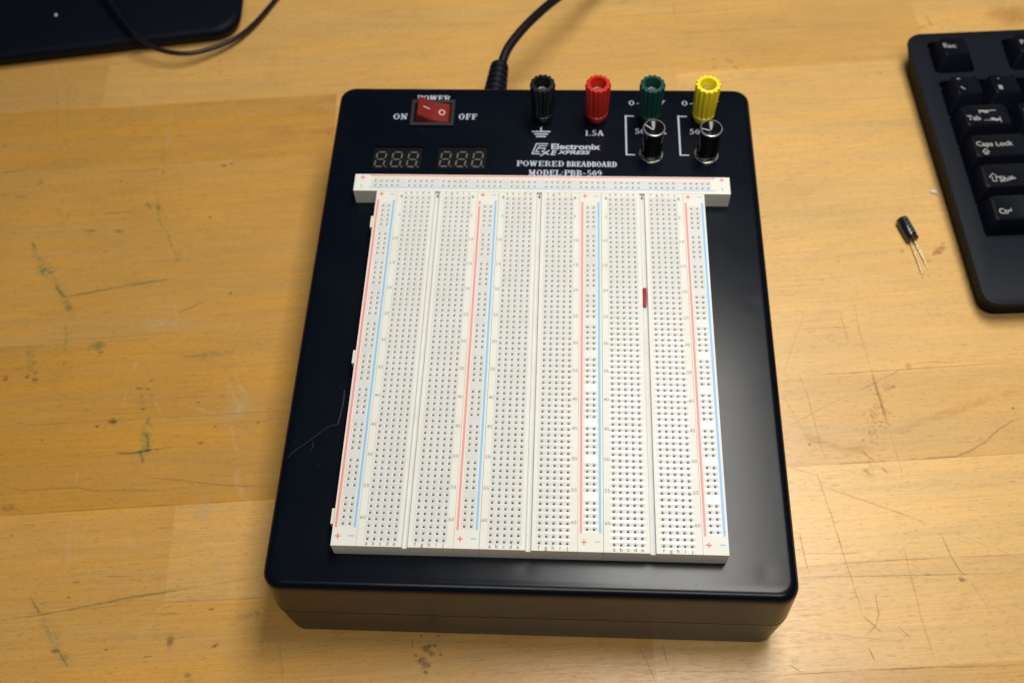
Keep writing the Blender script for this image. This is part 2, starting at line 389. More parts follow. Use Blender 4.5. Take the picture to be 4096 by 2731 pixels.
# under side and edges of the top
o0, o1, o2, o3 = sn(-900, rows[0]), sn(900, rows[0]), sn(900, rows[-1]), sn(-900, rows[-1])
def dn(p): return (p[0], p[1], -38)
for a, b in ((o0, o1), (o1, o2), (o2, o3), (o3, o0)): tb.quad([dn(a), dn(b), b, a], 0); stave_cols.append((.9, .3, random.random()))
tb.quad([dn(o3), dn(o2), dn(o1), dn(o0)], 0); stave_cols.append((.9, .3, .5))

zoff = [0.02]
def mark(kind, pts, w, tag_=None, org=(0, 0), s=1.0):
    """a worn mark lying on the wood: pts are photograph positions of where it stands on the table; w in mm"""
    P = [at(org[0]+x/s, org[1]+y/s) for x, y in pts]
    zoff[0] += .0009; z = zoff[0]; mi = SI[kind]
    # resample with a little wander
    Q = []
    for k in range(len(P)-1):
        n = max(2, int((P[k+1]-P[k]).length/2.5))
        for j in range(n): Q.append(P[k].lerp(P[k+1], j/n))
    Q.append(P[-1]); L = len(Q)-1
    Lft, Rgt = [], []
    for k, q in enumerate(Q):
        d = (Q[min(k+1, L)]-Q[max(k-1, 0)]); d.z = 0; d.normalize(); n = Vector((-d.y, d.x, 0))
        ww = w*(.5 if w > 3 else .38)*random.uniform(.7, 1.3)
        q = q + n*random.uniform(-.12, .12)*min(w, 1.5)
        Lft.append(q+n*ww); Rgt.append(q-n*ww)
    for k in range(L):
        u0, u1 = k/L, (k+1)/L
        c0, c1 = (Lft[k]+Rgt[k])/2, (Lft[k+1]+Rgt[k+1])/2
        tb.quad([(Rgt[k].x, Rgt[k].y, z), (Rgt[k+1].x, Rgt[k+1].y, z), (Lft[k+1].x, Lft[k+1].y, z), (Lft[k].x, Lft[k].y, z)], mi,
                [(u0, -1), (u1, -1), (u1, 1), (u0, 1)])
def spot(kind, x, y, rx, ry=None, org=(0, 0), s=1.0, a=0.0):
    c = at(org[0]+x/s, org[1]+y/s); ry = ry or rx
    zoff[0] += .0009; z = zoff[0]; n = 14
    ring = []
    for k in range(n):
        t = 2*math.pi*k/n; r = random.uniform(.8, 1.2)
        px, py = rx*r*math.cos(t), ry*r*math.sin(t)
        ring.append((c.x+px*math.cos(a)-py*math.sin(a), c.y+px*math.sin(a)+py*math.cos(a), z))
    for k in range(n):
        tb.quad([(c.x, c.y, z), ring[k], ring[(k+1) % n]], SI[kind], [(.5, 0), (.5, 1), (.5, 1)])

# left part of the table (three enlarged views of the photograph: a, b, c)
A_ = dict(org=(0, 0), s=1.68); B_ = dict(org=(0, 900), s=1.68); D_ = dict(org=(0, 1800), s=1.68)
mark('s_light', [(380, 410), (380, 540)], 2.2, **A_); mark('s_grey', [(380, 560), (385, 900)], 1.0, **A_); mark('s_grey', [(460, 570), (462, 920)], 1.0, **A_)
mark('s_light', [(950, 705), (908, 780)], 2.2, **A_); mark('s_light', [(1190, 450), (1160, 640), (1150, 720)], 1.6, **A_); mark('s_light', [(1160, 780), (1125, 900), (1140, 950)], 2.6, **A_)
spot('s_light', 1140, 943, 2.2, **A_); mark('s_grey', [(1465, 370), (1485, 450), (1468, 520)], 1.0, **A_)
mark('s_grey', [(1095, 960), (1095, 1120)], .9, **A_); mark('s_light', [(440, 990), (430, 1020)], 1.8, **A_)
spot('s_light', 1520, 1085, 3.4, 3.6, **A_); spot('s_dark', 1505, 1112, 2.2, 1.0, **A_); spot('s_dark', 1555, 1100, 2.0, .7, a=.4, **A_)
spot('s_brown', 275, 1225, 1.6, 2.0, **A_); spot('s_dark', 812, 1218, .9, **A_); spot('s_dark', 1098, 1158, .9, **A_); spot('s_dark', 380, 695, .8, **A_)
mark('s_gline', [(0, 1165), (80, 1155), (165, 1138)], 1.2, **A_); mark('s_dark', [(300, 1112), (390, 1100)], .9, **A_); mark('s_dark', [(95, 1328), (180, 1322)], 1.0, **A_)
mark('s_light', [(600, 1340), (585, 1425)], 1.8, **A_); mark('s_light', [(1255, 1385), (1210, 1415)], 1.2, **A_); mark('s_green', [(660, 1440), (800, 1430), (940, 1412)], 1.8, **A_)
mark('s_gline', [(690, 1438), (900, 1418)], .7, **A_)
mark('s_gline', [(985, 1360), (1010, 1395), (1025, 1385)], 1.8, **A_); spot('s_green', 1060, 1390, 2.4, 3.6, **A_); spot('s_green', 1000, 1380, 2.6, 2.8, **A_); mark('s_gline', [(1045, 1405), (1075, 1410), (1068, 1370)], 1.6, **A_)
mark('s_green', [(1050, 1250), (1075, 1500), (1110, 1560)], 2.4, **A_); mark('s_brown', [(470, 1420), (440, 1500)], 1.2, **A_); spot('s_light', 450, 1500, 1.2, **A_)
mark('s_brown', [(1760, 1325), (1850, 1338)], .8, **A_); spot('s_dark', 1412, 1460, .9, **A_); spot('s_blot', 1900, 900, 14, 7, **A_)
mark('s_blot', [(1950, 740), (2060, 730), (2250, 770), (2290, 720)], 6, **A_); mark('s_blot', [(2050, 900), (2230, 880), (2260, 920)], 9, **A_); spot('s_blot', 2230, 655, 6, 2.6, **A_); spot('s_pale', 2200, 715, 6, 3, **A_)
spot('s_dark', 2203, 895, 1.0, .8, **A_); mark('s_blot', [(1200, 715), (1500, 690), (1900, 668)], 3, **A_)
# view b
mark('s_green', [(210, 120), (250, 210), (285, 280), (330, 340), (380, 400), (425, 470), (465, 560), (510, 650)], 4.2, **B_)
mark('s_gline', [(215, 110), (235, 160)], 1.8, **B_); spot('s_green', 300, 300, 6.5, 5, **B_); spot('s_green', 320, 310, 4.5, 3, **B_)
spot('s_gline', 462, 555, 2.3, 2.0, **B_); mark('s_gline', [(370, 410), (425, 470), (440, 490)], 2.4, **B_)
mark('s_gline', [(420, 487), (560, 462), (700, 436), (860, 405), (985, 388), (1130, 362)], 1.7, **B_); mark('s_brown', [(460, 478), (570, 460), (640, 448)], 1.5, **B_)
mark('s_green', [(840, 410), (1000, 386), (1180, 355)], 3.0, **B_); spot('s_brown', 705, 178, 1.1, **B_); spot('s_gline', 610, 40, 4.2, 1.0, **B_); spot('s_gline', 800, 42, 3, 1.4, **B_)
mark('s_green', [(1100, 10), (1140, 90), (1165, 170), (1200, 240)], 2.4, **B_); spot('s_green', 1195, 215, 3.0, 4.0, **B_)
spot('s_dark', 1552, 458, 1.1, 1.0, **B_); mark('s_brown', [(680, 590), (750, 580)], .9, **B_); mark('s_dark', [(1190, 590), (1280, 555), (1390, 500)], .8, **B_)
mark('s_green', [(440, 650), (445, 740), (450, 870)], 2.8, **B_); mark('s_green', [(190, 800), (210, 900), (235, 990)], 5, **B_); spot('s_gline', 237, 993, 1.6, 1.6, **B_)
spot('s_dark', 185, 1018, 1.4, **B_); spot('s_dark', 235, 1040, 2.2, 1.2, **B_); spot('s_red', 38, 1028, 1.5, 2.4, a=.3, **B_); spot('s_brown', 430, 930, 1.6, **B_); mark('s_green', [(70, 970), (160, 960), (260, 940)], 3, **B_)
spot('s_gline', 665, 810, 3.5, 2.4, **B_); spot('s_green', 660, 810, 5.5, 3.5, **B_); spot('s_dark', 678, 852, 1.5, .9, **B_)
mark('s_light', [(915, 780), (850, 845)], 1.4, **B_); mark('s_light', [(980, 785), (955, 850)], 1.5, **B_); mark('s_light', [(1020, 660), (1020, 740)], 1.5, **B_); spot('s_grey', 982, 745, 1.2, .9, **B_)
mark('s_light', [(1185, 520), (1175, 620), (1185, 705)], 1.2, **B_); mark('s_light', [(925, 900), (890, 995)], 2.0, **B_); mark('s_light', [(880, 1030), (850, 1130), (815, 1235)], 1.7, **B_)
mark('s_gline', [(1215, 886), (1320, 878), (1400, 865)], 1.4, **B_); mark('s_green', [(1330, 876), (1480, 865), (1600, 842)], 4, **B_)
mark('s_light', [(1510, 1005), (1560, 1120), (1610, 1235), (1650, 1330)], 2.6, **B_); mark('s_light', [(1565, 980), (1610, 1070), (1650, 1150), (1700, 1220)], 2.6, **B_); mark('s_light', [(1630, 915), (1665, 1010)], 2.0, **B_)
mark('s_light', [(1250, 1205), (1380, 1250), (1480, 1270)], 2.6, **B_); mark('s_light', [(1550, 1350), (1580, 1480), (1600, 1560)], 2.2, **B_); mark('s_light', [(1030, 1170), (1075, 1250), (1110, 1330)], 1.6, **B_)
spot('s_dark', 938, 1098, 2.2, .8, **B_); spot('s_dark', 993, 1102, 1.2, .8, **B_); spot('s_gline', 960, 1236, 2.0, .9, **B_); mark('s_green', [(955, 1130), (960, 1220)], 3.2, **B_); mark('s_green', [(1005, 1110), (1035, 1180)], 3.0, **B_); spot('s_dark', 1018, 1042, 1.1, .8, **B_)
spot('s_dark', 755, 1315, 2.4, 1.9, **B_); spot('s_dark', 768, 1325, 1.6, 1.6, **B_); spot('s_dark', 653, 1353, 1.6, .9, **B_); spot('s_brown', 702, 1362, 1.2, .8, **B_); spot('s_dark', 1332, 1192, 1.0, .7, **B_); spot('s_dark', 1448, 1353, 1.0, .8, **B_); spot('s_dark', 1350, 1462, 1.6, .8, **B_); spot('s_dark', 1735, 1325, 1.0, .7, **B_)
mark('s_green', [(1010, 1290), (985, 1360), (995, 1440), (1010, 1540)], 5.5, **B_); mark('s_green', [(960, 1360), (965, 1500), (960, 1567)], 4.5, **B_); mark('s_gline', [(1005, 1290), (985, 1340)], 2.2, **B_); mark('s_gline', [(985, 1400), (995, 1430), (1000, 1530)], 2.4, **B_)
mark('s_gline', [(765, 1528), (870, 1535), (960, 1520), (1060, 1504), (1160, 1490)], 1.4, **B_); mark('s_green', [(830, 1536), (960, 1524), (1100, 1500)], 2.8, **B_); spot('s_gline', 285, 1445, 1, **B_)
spot('s_pale', 1100, 670, 18, 3.5, **B_); spot('s_pale', 1600, 1270, 10, 16, a=.3, **B_); mark('s_seam', [(-60, 1365), (600, 1318), (1300, 1283), (2000, 1240)], .8, **B_); mark('s_seam', [(-60, 800), (900, 748), (2000, 692)], .6, **B_)
# view c
mark('s_gline', [(940, 0), (960, 60), (958, 90)], 2.4, **D_); mark('s_gline', [(765, 15), (880, 22), (970, 5), (1040, -3)], 1.2, **D_); mark('s_light', [(525, 140), (510, 240)], 1.8, **D_)
mark('s_light', [(485, 430), (465, 600), (462, 720), (445, 860)], 2.6, **D_); mark('s_light', [(905, 390), (850, 430), (805, 475)], 1.4, **D_); mark('s_brown', [(1050, 525), (1120, 520), (1200, 522)], 1.0, **D_); mark('s_brown', [(1340, 520), (1400, 522)], .8, **D_)
mark('s_brown', [(140, 500), (250, 504)], .9, **D_); mark('s_light', [(830, 600), (880, 615), (920, 625)], 3.2, **D_); spot('s_light', 880, 640, 3.5, 1.5, **D_); mark('s_light', [(940, 680), (1100, 682)], .8, **D_)
mark('s_light', [(1525, 640), (1500, 740), (1470, 830)], 3.0, **D_); mark('s_light', [(1590, 110), (1600, 210), (1635, 330)], 4.5, **D_)
mark('s_gline', [(-40, 1152), (150, 1122), (380, 1088), (620, 1042), (860, 992), (1050, 962), (1240, 932), (1400, 905)], 1.2, **D_); mark('s_grey', [(1400, 905), (1600, 872), (1800, 838)], 1.1, **D_)
mark('s_green', [(560, 1050), (900, 985), (1200, 940)], 2.4, **D_); mark('s_gline', [(200, 985), (240, 1045), (270, 1105)], 1.9, **D_); mark('s_green', [(270, 1105), (340, 1230), (400, 1350), (465, 1460)], 4.6, **D_); mark('s_gline', [(390, 1340), (430, 1412), (460, 1455)], 1.2, **D_)
mark('s_light', [(300, 1130), (400, 1330)], 2, **D_); spot('s_dark', 368, 1350, 2.2, 1.3, **D_); spot('s_light', 1233, 888, .8, **D_); spot('s_brown', 1195, 912, 1.2, .6, **D_)
mark('s_light', [(1050, 1130), (980, 1210), (900, 1300)], 2.6, **D_); mark('s_light', [(1110, 1020), (1030, 1130), (950, 1250)], 1.4, **D_); mark('s_light', [(970, 1060), (880, 1170)], 1.2, **D_)
spot('s_dark', 1143, 1285, 1.8, 2.6, **D_); spot('s_grey', 1143, 1285, 2.0, 3.0, **D_); spot('s_dark', 1445, 1312, 2.0, .9, a=.4, **D_); spot('s_dark', 1420, 1067, 1.6, .7, **D_); spot('s_green', 1700, 1105, 3.5, 2, **D_)
mark('s_dark', [(960, 1388), (1030, 1383)], .9, **D_); spot('s_gline', 1262, 1512, 2.3, 1.5, **D_); spot('s_grey', 1280, 1550, 3.4, 1.3, **D_); spot('s_dark', 715, 1338, 1, .6, **D_); spot('s_dark', 460, 990, 1, .6, **D_); spot('s_brown', 80, 572, 1.4, .9, **D_); spot('s_brown', 288, 1030, 1, .7, **D_)
mark('s_gline', [(690, 848), (780, 846), (900, 848)], .8, **D_); mark('s_brown', [(1000, 862), (1130, 858)], .6, **D_); spot('s_gline', 515, 886, 2, .6, **D_); mark('s_brown', [(1160, 722), (1215, 722)], .7, **D_); mark('s_gline', [(940, 1100), (1000, 1096), (1210, 1092)], .6, **D_)
mark('s_brown', [(-40, 225), (60, 250), (150, 270), (300, 262), (520, 250), (620, 275), (900, 268), (1150, 282)], 1.2, **D_); mark('s_brown', [(950, 180), (1200, 200), (1500, 235), (1840, 245)], 1.2, **D_); spot('s_brown', 55, 385, 3.5, 2.5, **D_); mark('s_brown', [(60, 380), (110, 400), (180, 418)], 1.0, **D_)
mark('s_seam', [(-60, 442), (500, 405), (1200, 365), (1840, 330)], .7, **D_); mark('s_seam', [(900, 1032), (1300, 1012), (1820, 988)], .9, **D_); mark('s_seam', [(-60, 1115), (500, 1070), (900, 1035)], .5, **D_)
spot('s_pale', 1360, 420, 4.5, 9, **D_); mark('s_grey', [(1880, 1290), (1890, 1420), (1905, 1560)], 2.2, **D_)
# front, in the shadow of the box
E_ = dict(org=(1000, 2150), s=1.0226)
for q in ((722, 455, 2.4), (705, 500, 2.2), (722, 520, 2.4), (745, 475, 1.6), (690, 505, 1.2), (718, 548, 1.4), (735, 440, 1.2), (755, 440, 1.2), (680, 480, 1.0), (780, 478, .9), (700, 400, .9), (770, 400, .8)): spot('s_dark', q[0], q[1], q[2], q[2]*.75, **E_)
mark('s_dark', [(665, 415), (663, 450)], .6, **E_); mark('s_brown', [(1682, 428), (1700, 480), (1712, 528)], .9, **E_); mark('s_brown', [(1585, 430), (1620, 500), (1660, 590)], .7, **E_); mark('s_light', [(1245, 502), (1190, 545)], 1.0, **E_); mark('s_grey', [(1350, 540), (1900, 548), (2350, 545)], .5, **E_); mark('s_grey', [(2225, 530), (2270, 555)], .5, **E_)
# right part (views d and e)
G_ = dict(org=(2900, 1200), s=1.96); H_ = dict(org=(2900, 1900), s=1.887)
mark('s_grey', [(1000, -20), (1050, 220), (1100, 400), (1150, 560)], .9, **G_); mark('s_brown', [(1140, 520), (1175, 650), (1215, 760), (1245, 880), (1280, 1000)], 2.1, **G_); mark('s_brown', [(1180, 670), (1230, 840), (1245, 880)], 1.6, **G_); mark('s_grey', [(1280, 1000), (1330, 1160), (1370, 1290), (1400, 1420)], .8, **G_)
mark('s_brown', [(1020, 725), (1160, 655), (1300, 585), (1430, 520)], 1.0, **G_); mark('s_grey', [(480, 1005), (680, 890), (880, 785), (1020, 725)], .9, **G_); spot('s_brown', 1435, 515, 1.6, 2.6, a=.2, **G_); mark('s_brown', [(1480, 495), (1600, 485), (1800, 490)], .8, **G_)
mark('s_brown', [(1070, 1180), (1120, 1225), (1170, 1262)], 1.8, **G_); mark('s_brown', [(1220, 1310), (1285, 1355)], 1.6, **G_); spot('s_dark', 663, 1132, .9, **G_); spot('s_dark', 2258, 848, .9, **G_); mark('s_brown', [(850, 216), (980, 217)], .8, **G_); mark('s_brown', [(600, 232), (900, 215)], .4, **G_)
mark('s_brown', [(900, 100), (935, 210), (965, 320)], .7, **G_); mark('s_grey', [(640, 40), (580, 230), (510, 420), (450, 600)], .7, **G_); mark('s_grey', [(440, 720), (540, 900), (640, 1070), (720, 1170)], .8, **G_); mark('s_brown', [(555, 560), (590, 600), (640, 730), (700, 950), (760, 1170), (830, 1320)], .6, **G_)
for k in range(46):
    t = random.random(); spot(random.choice(['s_grey', 's_brown', 's_brown']), 1130+110*math.sin(3*t)+random.gauss(0, 45)-20*t, 640+520*t+random.gauss(0, 15), random.uniform(.35, 1.0), random.uniform(.3, .8), **G_)

for k in range(60):
    t = random.random(); cx_, cy_ = random.choice([(1170, 860), (1165, 930), (1150, 1070), (1135, 1340), (1280, 690)])
    spot(random.choice(['s_grey', 's_brown', 's_blot']), random.gauss(cx_, 26), random.gauss(cy_, 34), random.uniform(.4, 1.5), random.uniform(.3, 1.0), a=random.uniform(0, 3), **G_)

mark('s_brown', [(1500, 1248), (1650, 1235), (1800, 1225), (1920, 1185), (2040, 1110), (2150, 1010), (2250, 945), (2360, 915)], 1.5, **G_); mark('s_blot', [(1300, 1060), (1500, 970), (1800, 870), (2100, 770), (2360, 690)], 4, **G_); mark('s_blot', [(600, 1060), (900, 1160), (1200, 1180)], 5, **G_)
mark('s_seam', [(430, 602), (1100, 565), (1700, 525), (2400, 485)], .8, **G_); mark('s_seam', [(495, 1302), (1200, 1265), (1800, 1228), (2400, 1198)], .8, **G_); mark('s_brown', [(820, 1455), (900, 1450)], .8, **G_); mark('s_brown', [(1830, 352), (1900, 350)], .8, **G_); mark('s_dark', [(2210, 1422), (2275, 1418)], .6, **G_); spot('s_grey', 1560, 740, 1.4, .8, **G_)
mark('s_brown', [(490, 1310), (720, 1370), (800, 1580)], .6, **G_)
mark('s_gline', [(690, 70), (860, 128), (1100, 210), (1330, 290), (1560, 380)], .7, **H_); mark('s_grey', [(1560, 380), (1900, 500), (2260, 640)], .6, **H_); mark('s_brown', [(720, 90), (800, 290), (860, 490), (940, 740), (1010, 960), (1040, 1060)], .9, **H_); mark('s_brown', [(1040, 1060), (1110, 1120), (1190, 1190)], 1.5, **H_); mark('s_brown', [(1130, 880), (1160, 1050), (1140, 1130), (1060, 1220)], 1.0, **H_)
mark('s_gline', [(560, 768), (850, 764), (1200, 760), (1550, 750), (1900, 745), (2260, 742)], .7, **H_); mark('s_gline', [(1620, 420), (1700, 600), (1770, 720), (1830, 760)], .9, **H_); mark('s_grey', [(1830, 750), (1900, 870), (1960, 960), (2020, 1060)], .9, **H_); spot('s_dark', 1780, 782, 1.6, 1.3, **H_); mark('s_dark', [(1775, 800), (1825, 785)], .7, **H_); spot('s_grey', 1800, 795, 2, 1.2, **H_); mark('s_dark', [(1500, 752), (1560, 750)], .8, **H_)
mark('s_gline', [(570, 590), (800, 592), (1060, 586)], .5, **H_); mark('s_grey', [(1340, 480), (1380, 680), (1430, 860), (1480, 1080), (1540, 1260), (1590, 1410)], 1.4, **H_); mark('s_grey', [(430, 1165), (700, 1185), (1000, 1220), (1400, 1262)], .7, **H_); mark('s_gline', [(1305, 1135), (1350, 1180), (1398, 1228)], .7, **H_)
mark('s_dark', [(1080, 1290), (1130, 1400)], .7, **H_); mark('s_dark', [(475, 1425), (540, 1460), (600, 1495)], .5, **H_); mark('s_seam', [(500, 700), (1000, 655), (1700, 618), (2300, 598)], .8, **H_); mark('s_seam', [(350, 1510), (1100, 1465), (2300, 1425)], .9, **H_); mark('s_brown', [(500, 1062), (760, 1050)], .5, **H_); mark('s_gline', [(560, 420), (600, 620), (640, 750)], .8, **H_); mark('s_grey', [(1360, 545), (1530, 640), (1700, 745)], .5, **H_)
mark('s_brown', [(2140, 52), (2210, 46)], .8, **H_); spot('s_grey', 1095, 5, 3, 1.5, **H_)
# behind and right of the box
K_ = dict(org=(2000, 0), s=1.47)
spot('s_brown', 1350, 362, 3.2, 1.6, a=-.6, **K_); spot('s_brown', 1385, 398, 2.4, 1.2, a=-.4, **K_); spot('s_dark', 1258, 398, 1.2, 1.0, **K_); spot('s_dark', 1255, 350, .9, .7, **K_); mark('s_red', [(2222, 425), (2245, 440)], 1.0, **K_); mark('s_brown', [(1018, 20), (1024, 75)], 1.6, **K_); mark('s_seam', [(500, 108), (1100, 78), (1560, 38)], .9, **K_)
mark('s_seam', [(600, 218), (1400, 180), (2300, 130)], .6, **K_); mark('s_brown', [(680, 30), (780, 0)], 1.4, **K_)
L_ = dict(org=(3500, 50), s=3.92); spot('s_dark', 740, 245, 3.0, .8, **L_); mark('s_brown', [(780, 30), (840, 130), (890, 230)], 1.8, **L_); spot('s_brown', 2160, 60, 16, 10, **L_)
N_ = dict(org=(3500, 800), s=4.48)
for q in ((1100, 940, 2.2, 1.5), (1200, 860, 2.0, 1.2), (1050, 980, 1.6, 1.0), (960, 1100, 1.6, .7), (1210, 780, 1.2, 1.0), (1160, 950, 1.0, .8)): spot('s_brown', *q, **N_)
spot('s_brown', 480, 915, 1.6, 1.0, a=-.4, **N_); spot('s_brown', 1150, 900, 4.6, 2.4, a=.6, **N_); spot('s_light', 3675, 650, .9); mark('s_light', [(110, 740), (200, 735)], .5, **K_)

table = tb.build('table_top')
ca_ = table.data.color_attributes.new('stave', 'FLOAT_COLOR', 'CORNER')
for fi in range(len(stave_cols)):
    for li in table.data.polygons[fi].loop_indices: ca_.data[li].color = (stave_cols[fi][0], max(0, stave_cols[fi][1]), stave_cols[fi][2], 1)
tag(table, 'worn maple butcher-block table top with scratches and green paint marks', 'table', kind='structure')

# ================================================================== powered breadboard unit
unit = empty('powered_breadboard', (0, 28, 0))
tag(unit, 'black powered breadboard unit with white boards, four coloured posts and a red switch', 'electronics trainer')
OFFP = (0, -28, 0)     # parts are modelled about the world origin
LZ = 50.5
cy = 29.3
def ub(mb, name, parent=unit, smooth=None):
    return mb.build(name, parent, smooth, OFFP if parent is unit else None)
# lid with rounded edge
b = MB(['lid'])
rg = [rring(0, cy-.2, 98.4, 126.0, 7.5, 26.9), rring(0, cy, 98.1, 124.6, 7.2, 44.8)]
for k in range(1, 9):
    a = k*math.pi/16; rr = 3.6
    rg.append(rring(0, cy, 98.0-rr*(1-math.cos(a)), 124.5-rr*(1-math.cos(a)), 7.2-rr*(1-math.cos(a))*.6, LZ-rr+rr*math.sin(a)-(0)))
b.loft(rg); lid = ub(b, 'lid')
cut = []
DSP = [(-66.4, 108.7), (-36.3, 109.1)]
for (x, y) in DSP:
    c = MB(['lid']); c.box(x-11.4, x+11.4, y-6.7, y+6.7, LZ-3, LZ+3); cut.append(c.build('c', None, None, OFFP)); cut[-1].parent = unit
c = MB(['lid']); c.box(-60.9, -42.9, 129.3, 141.7, LZ-9, LZ+3); cut.append(c.build('c', None, None, OFFP)); cut[-1].parent = unit
bpy.context.view_layer.update()
boolean_cut(lid, cut)
# scratches on the lid
sc = [(-76.3, -13.5), (-76.0, -18.0), (-76.6, -25.3), (-77.0, -28.6)]
for pts_, w_ in ((sc, .3), ([(-77, -28.9), (-79.5, -29.3), (-81.9, -30.9), (-84.5, -33.4), (-87.2, -36.0), (-89.3, -37.9), (-91.2, -39.3), (-93.2, -41.2), (-95, -43.7)], .15), ([(-86.0, -36.4), (-85.6, -38.6), (-86.4, -40.4)], .16)):
    b = MB(['scratch']); stroke(b, pts_, w_, LZ+.02); ub(b, 'surface_scratch')
b = MB(['scratch'])
for k in range(40):
    x, y = random.choice([(-random.uniform(74, 96), random.uniform(-90, 145)), (random.uniform(-90, 90), random.uniform(-91, -83)), (random.uniform(74, 96), random.uniform(-90, 145)), (random.uniform(-80, 85), random.uniform(93, 98))])
    a = random.uniform(0, 3.1); l = random.uniform(.15, .5); stroke(b, [(x, y), (x+l*math.cos(a), y+l*math.sin(a))], random.uniform(.1, .2), LZ+.02)
tag(ub(b, 'dust'), kind='stuff')
b = MB(['case'])
b.loft([rring(0, cy-.3, 95.4, 124.6, 5.5, .8), rring(0, cy-.3, 96.2, 125.5, 6, 1.8), rring(0, cy-.2, 98.3, 125.9, 7, 26.0), rring(0, cy-.2, 97.3, 124.9, 6.5, 26.05), rring(0, cy-.2, 97.3, 124.9, 7, 27.4)])
ub(b, 'lower_case', smooth=40)
b = MB(['rubber'])
for x in (-82, 82):
    for y in (-80, 138):
        f = MB(['rubber']); f.loft([cring(x, y, 6, 0), cring(x, y, 6, 1.2)]); ub(f, 'rubber_foot', smooth=40)
# --- printing on the panel: every legend a part of its own
z = LZ+.03
def legend(name, fn):
    b = MB(['print']); fn(b); return ub(b, name)
legend('switch_title', lambda b: serif(b, 'POWER', -60.2, -44.2, 143.8, 147.4, z, gap=.05))
legend('switch_on_lettering', lambda b: serif(b, 'ON', -70.6, -63.8, 132.1, 135.6, z)); legend('switch_off_lettering', lambda b: serif(b, 'OFF', -39.5, -30.8, 132.3, 135.8, z))
def g_(b):
    stroke(b, [(-.3, 127.6), (-.3, 125.2)], .8, z)
    for k, (w_, y) in enumerate(((4.3, 125.05), (3.2, 123.55), (2.3, 122.1))): b.rect(-.3-w_, -.3+w_, y-.38, y+.38, z+.01)
legend('ground_symbol', g_)
legend('current_rating', lambda b: serif(b, '1.5A', 20.2, 28.9, 122.8, 126.1, z))
def g_(b): serif(b, 'POWERED', -11.1, 10.7, 104.2, 107.3, z, gap=.07); serif(b, 'BREADBOARD', 11.8, 34.7, 104.1, 107.2, z, gap=.06)
legend('panel_title', g_)
legend('model_number', lambda b: serif(b, 'MODEL:PBB-509', -5.4, 27.9, 98.7, 102.0, z, gap=.08))
for x in (40.6, 65.6): legend('voltage_range', lambda b: serif(b, '0~15V', x, x+17.6, 142.0, 145.0, z))
for x, xe in ((43.4, 57.9), (68.6, 83.1)): legend('current_rating', lambda b: serif(b, '500mA', x, xe, 124.2, 127.3, z))
for x in (39.2, 63.8):
    def g_(b): stroke(b, [(x, 135.4), (x, 111.4)], .75, z); b.rect(x, x+4.0, 134.85, 135.45, z+.012); b.rect(x, x+3.9, 111.2, 111.8, z+.014)
    legend('bracket_mark', g_)
def g_(b):
    text(b, 'Electronix', 4.6, 27.2, 114.35, 117.75, z, bold=.028)
    text(b, 'E', 4.4, 7.3, 110.9, 113.8, z, bold=.025, shear=.25); text(b, 'XPRESS', 7.5, 22.6, 111.5, 113.7, z, bold=.03, shear=.25)
legend('maker_lettering', g_)
def g_(b):   # emblem: slanted double-line E over an x
    stroke(b, [(3.0, 117.6), (-2.3, 117.6), (-4.1, 111.6), (-.6, 111.6)], .55, z)
    stroke(b, [(2.4, 116.3), (-.9, 116.3), (-2.5, 112.8), (-.9, 112.8)], .5, z+.02); stroke(b, [(-1.0, 114.9), (1.8, 114.9), (1.2, 113.5)], .5, z+.04)
    stroke(b, [(.4, 113.2), (3.4, 111.2)], .65, z+.06); stroke(b, [(3.6, 113.5), (-.2, 110.4)], .6, z+.07)
legend('maker_emblem', g_)
# --- power switch
b = MB(['panelbits'])
sx, sy = -51.9, 135.5
fr = MB(['panelbits'])
for (x0, x1, y0, y1) in ((sx-10.4, sx+10.4, sy+6.2, sy+8.0), (sx-10.4, sx+10.4, sy-8.0, sy-6.2), (sx-10.4, sx-8.6, sy-6.2, sy+6.2), (sx+8.6, sx+10.4, sy-6.2, sy+6.2)):
    fr.box(x0, x1, y0, y1, LZ, LZ+1.6)
for (x0, x1, y0, y1) in ((sx-8.95, sx+8.95, sy+6.15, sy+6.18),): pass
sw = ub(fr, 'switch_frame')
bv = sw.modifiers.new('bevel', 'BEVEL'); bv.width = .0003; bv.segments = 2; bv.limit_method = 'ANGLE'
well = MB(['panelbits']); well.box(sx-8.9, sx+8.9, sy-6.15, sy+6.15, LZ-8.5, LZ-8.0); well.build('switch_well', sw)
b = MB(['rocker'])   # rocker profile in x-z: right side pressed in, left side standing up
prof = [(-7.9, -5.0), (-8.1, .8), (-6.6, 5.2), (-5.9, 5.7), (-4.9, 5.3), (-3.0, 3.9), (-.6, 2.5), (1.5, 1.6), (4.2, 1.0), (7.3, .7), (8.0, .2), (8.2, -5.0)]
n = len(prof)
ys = [sy-5.9, sy-5.6, sy+5.6, sy+5.9]; ins = [.35, 0, 0, .35]
rings = []
for y, i_ in zip(ys, ins): rings.append([(sx+px*(1-.03*i_*2), y, LZ+.4+pz-(i_ if pz > -4 else 0)) for px, pz in prof][::-1])
b.loft(rings); rk = b.build('rocker', sw, 35)
b = MB(['rprint'])
def rz(x):
    pts = prof[1:-1]
    for (xa, za), (xb, zb) in zip(pts, pts[1:]):
        if xa <= x <= xb: return LZ+.4+za+(zb-za)*(x-xa)/(xb-xa)
    return LZ+1
def rstroke(mb, pts, w):
    for k in range(len(pts)-1):
        A, B = Vector(pts[k]), Vector(pts[k+1]); d = (B-A).normalized(); n_ = Vector((-d.y, d.x))*w*.5
        mb.quad([(sx+q.x, sy+q.y, rz(q.x)+.05+.003*k) for q in (A-n_, B-n_, B+n_, A+n_)])
rstroke(b, [(-4.0, .3), (-2.6, .3), (-1.1, .3)], .45)
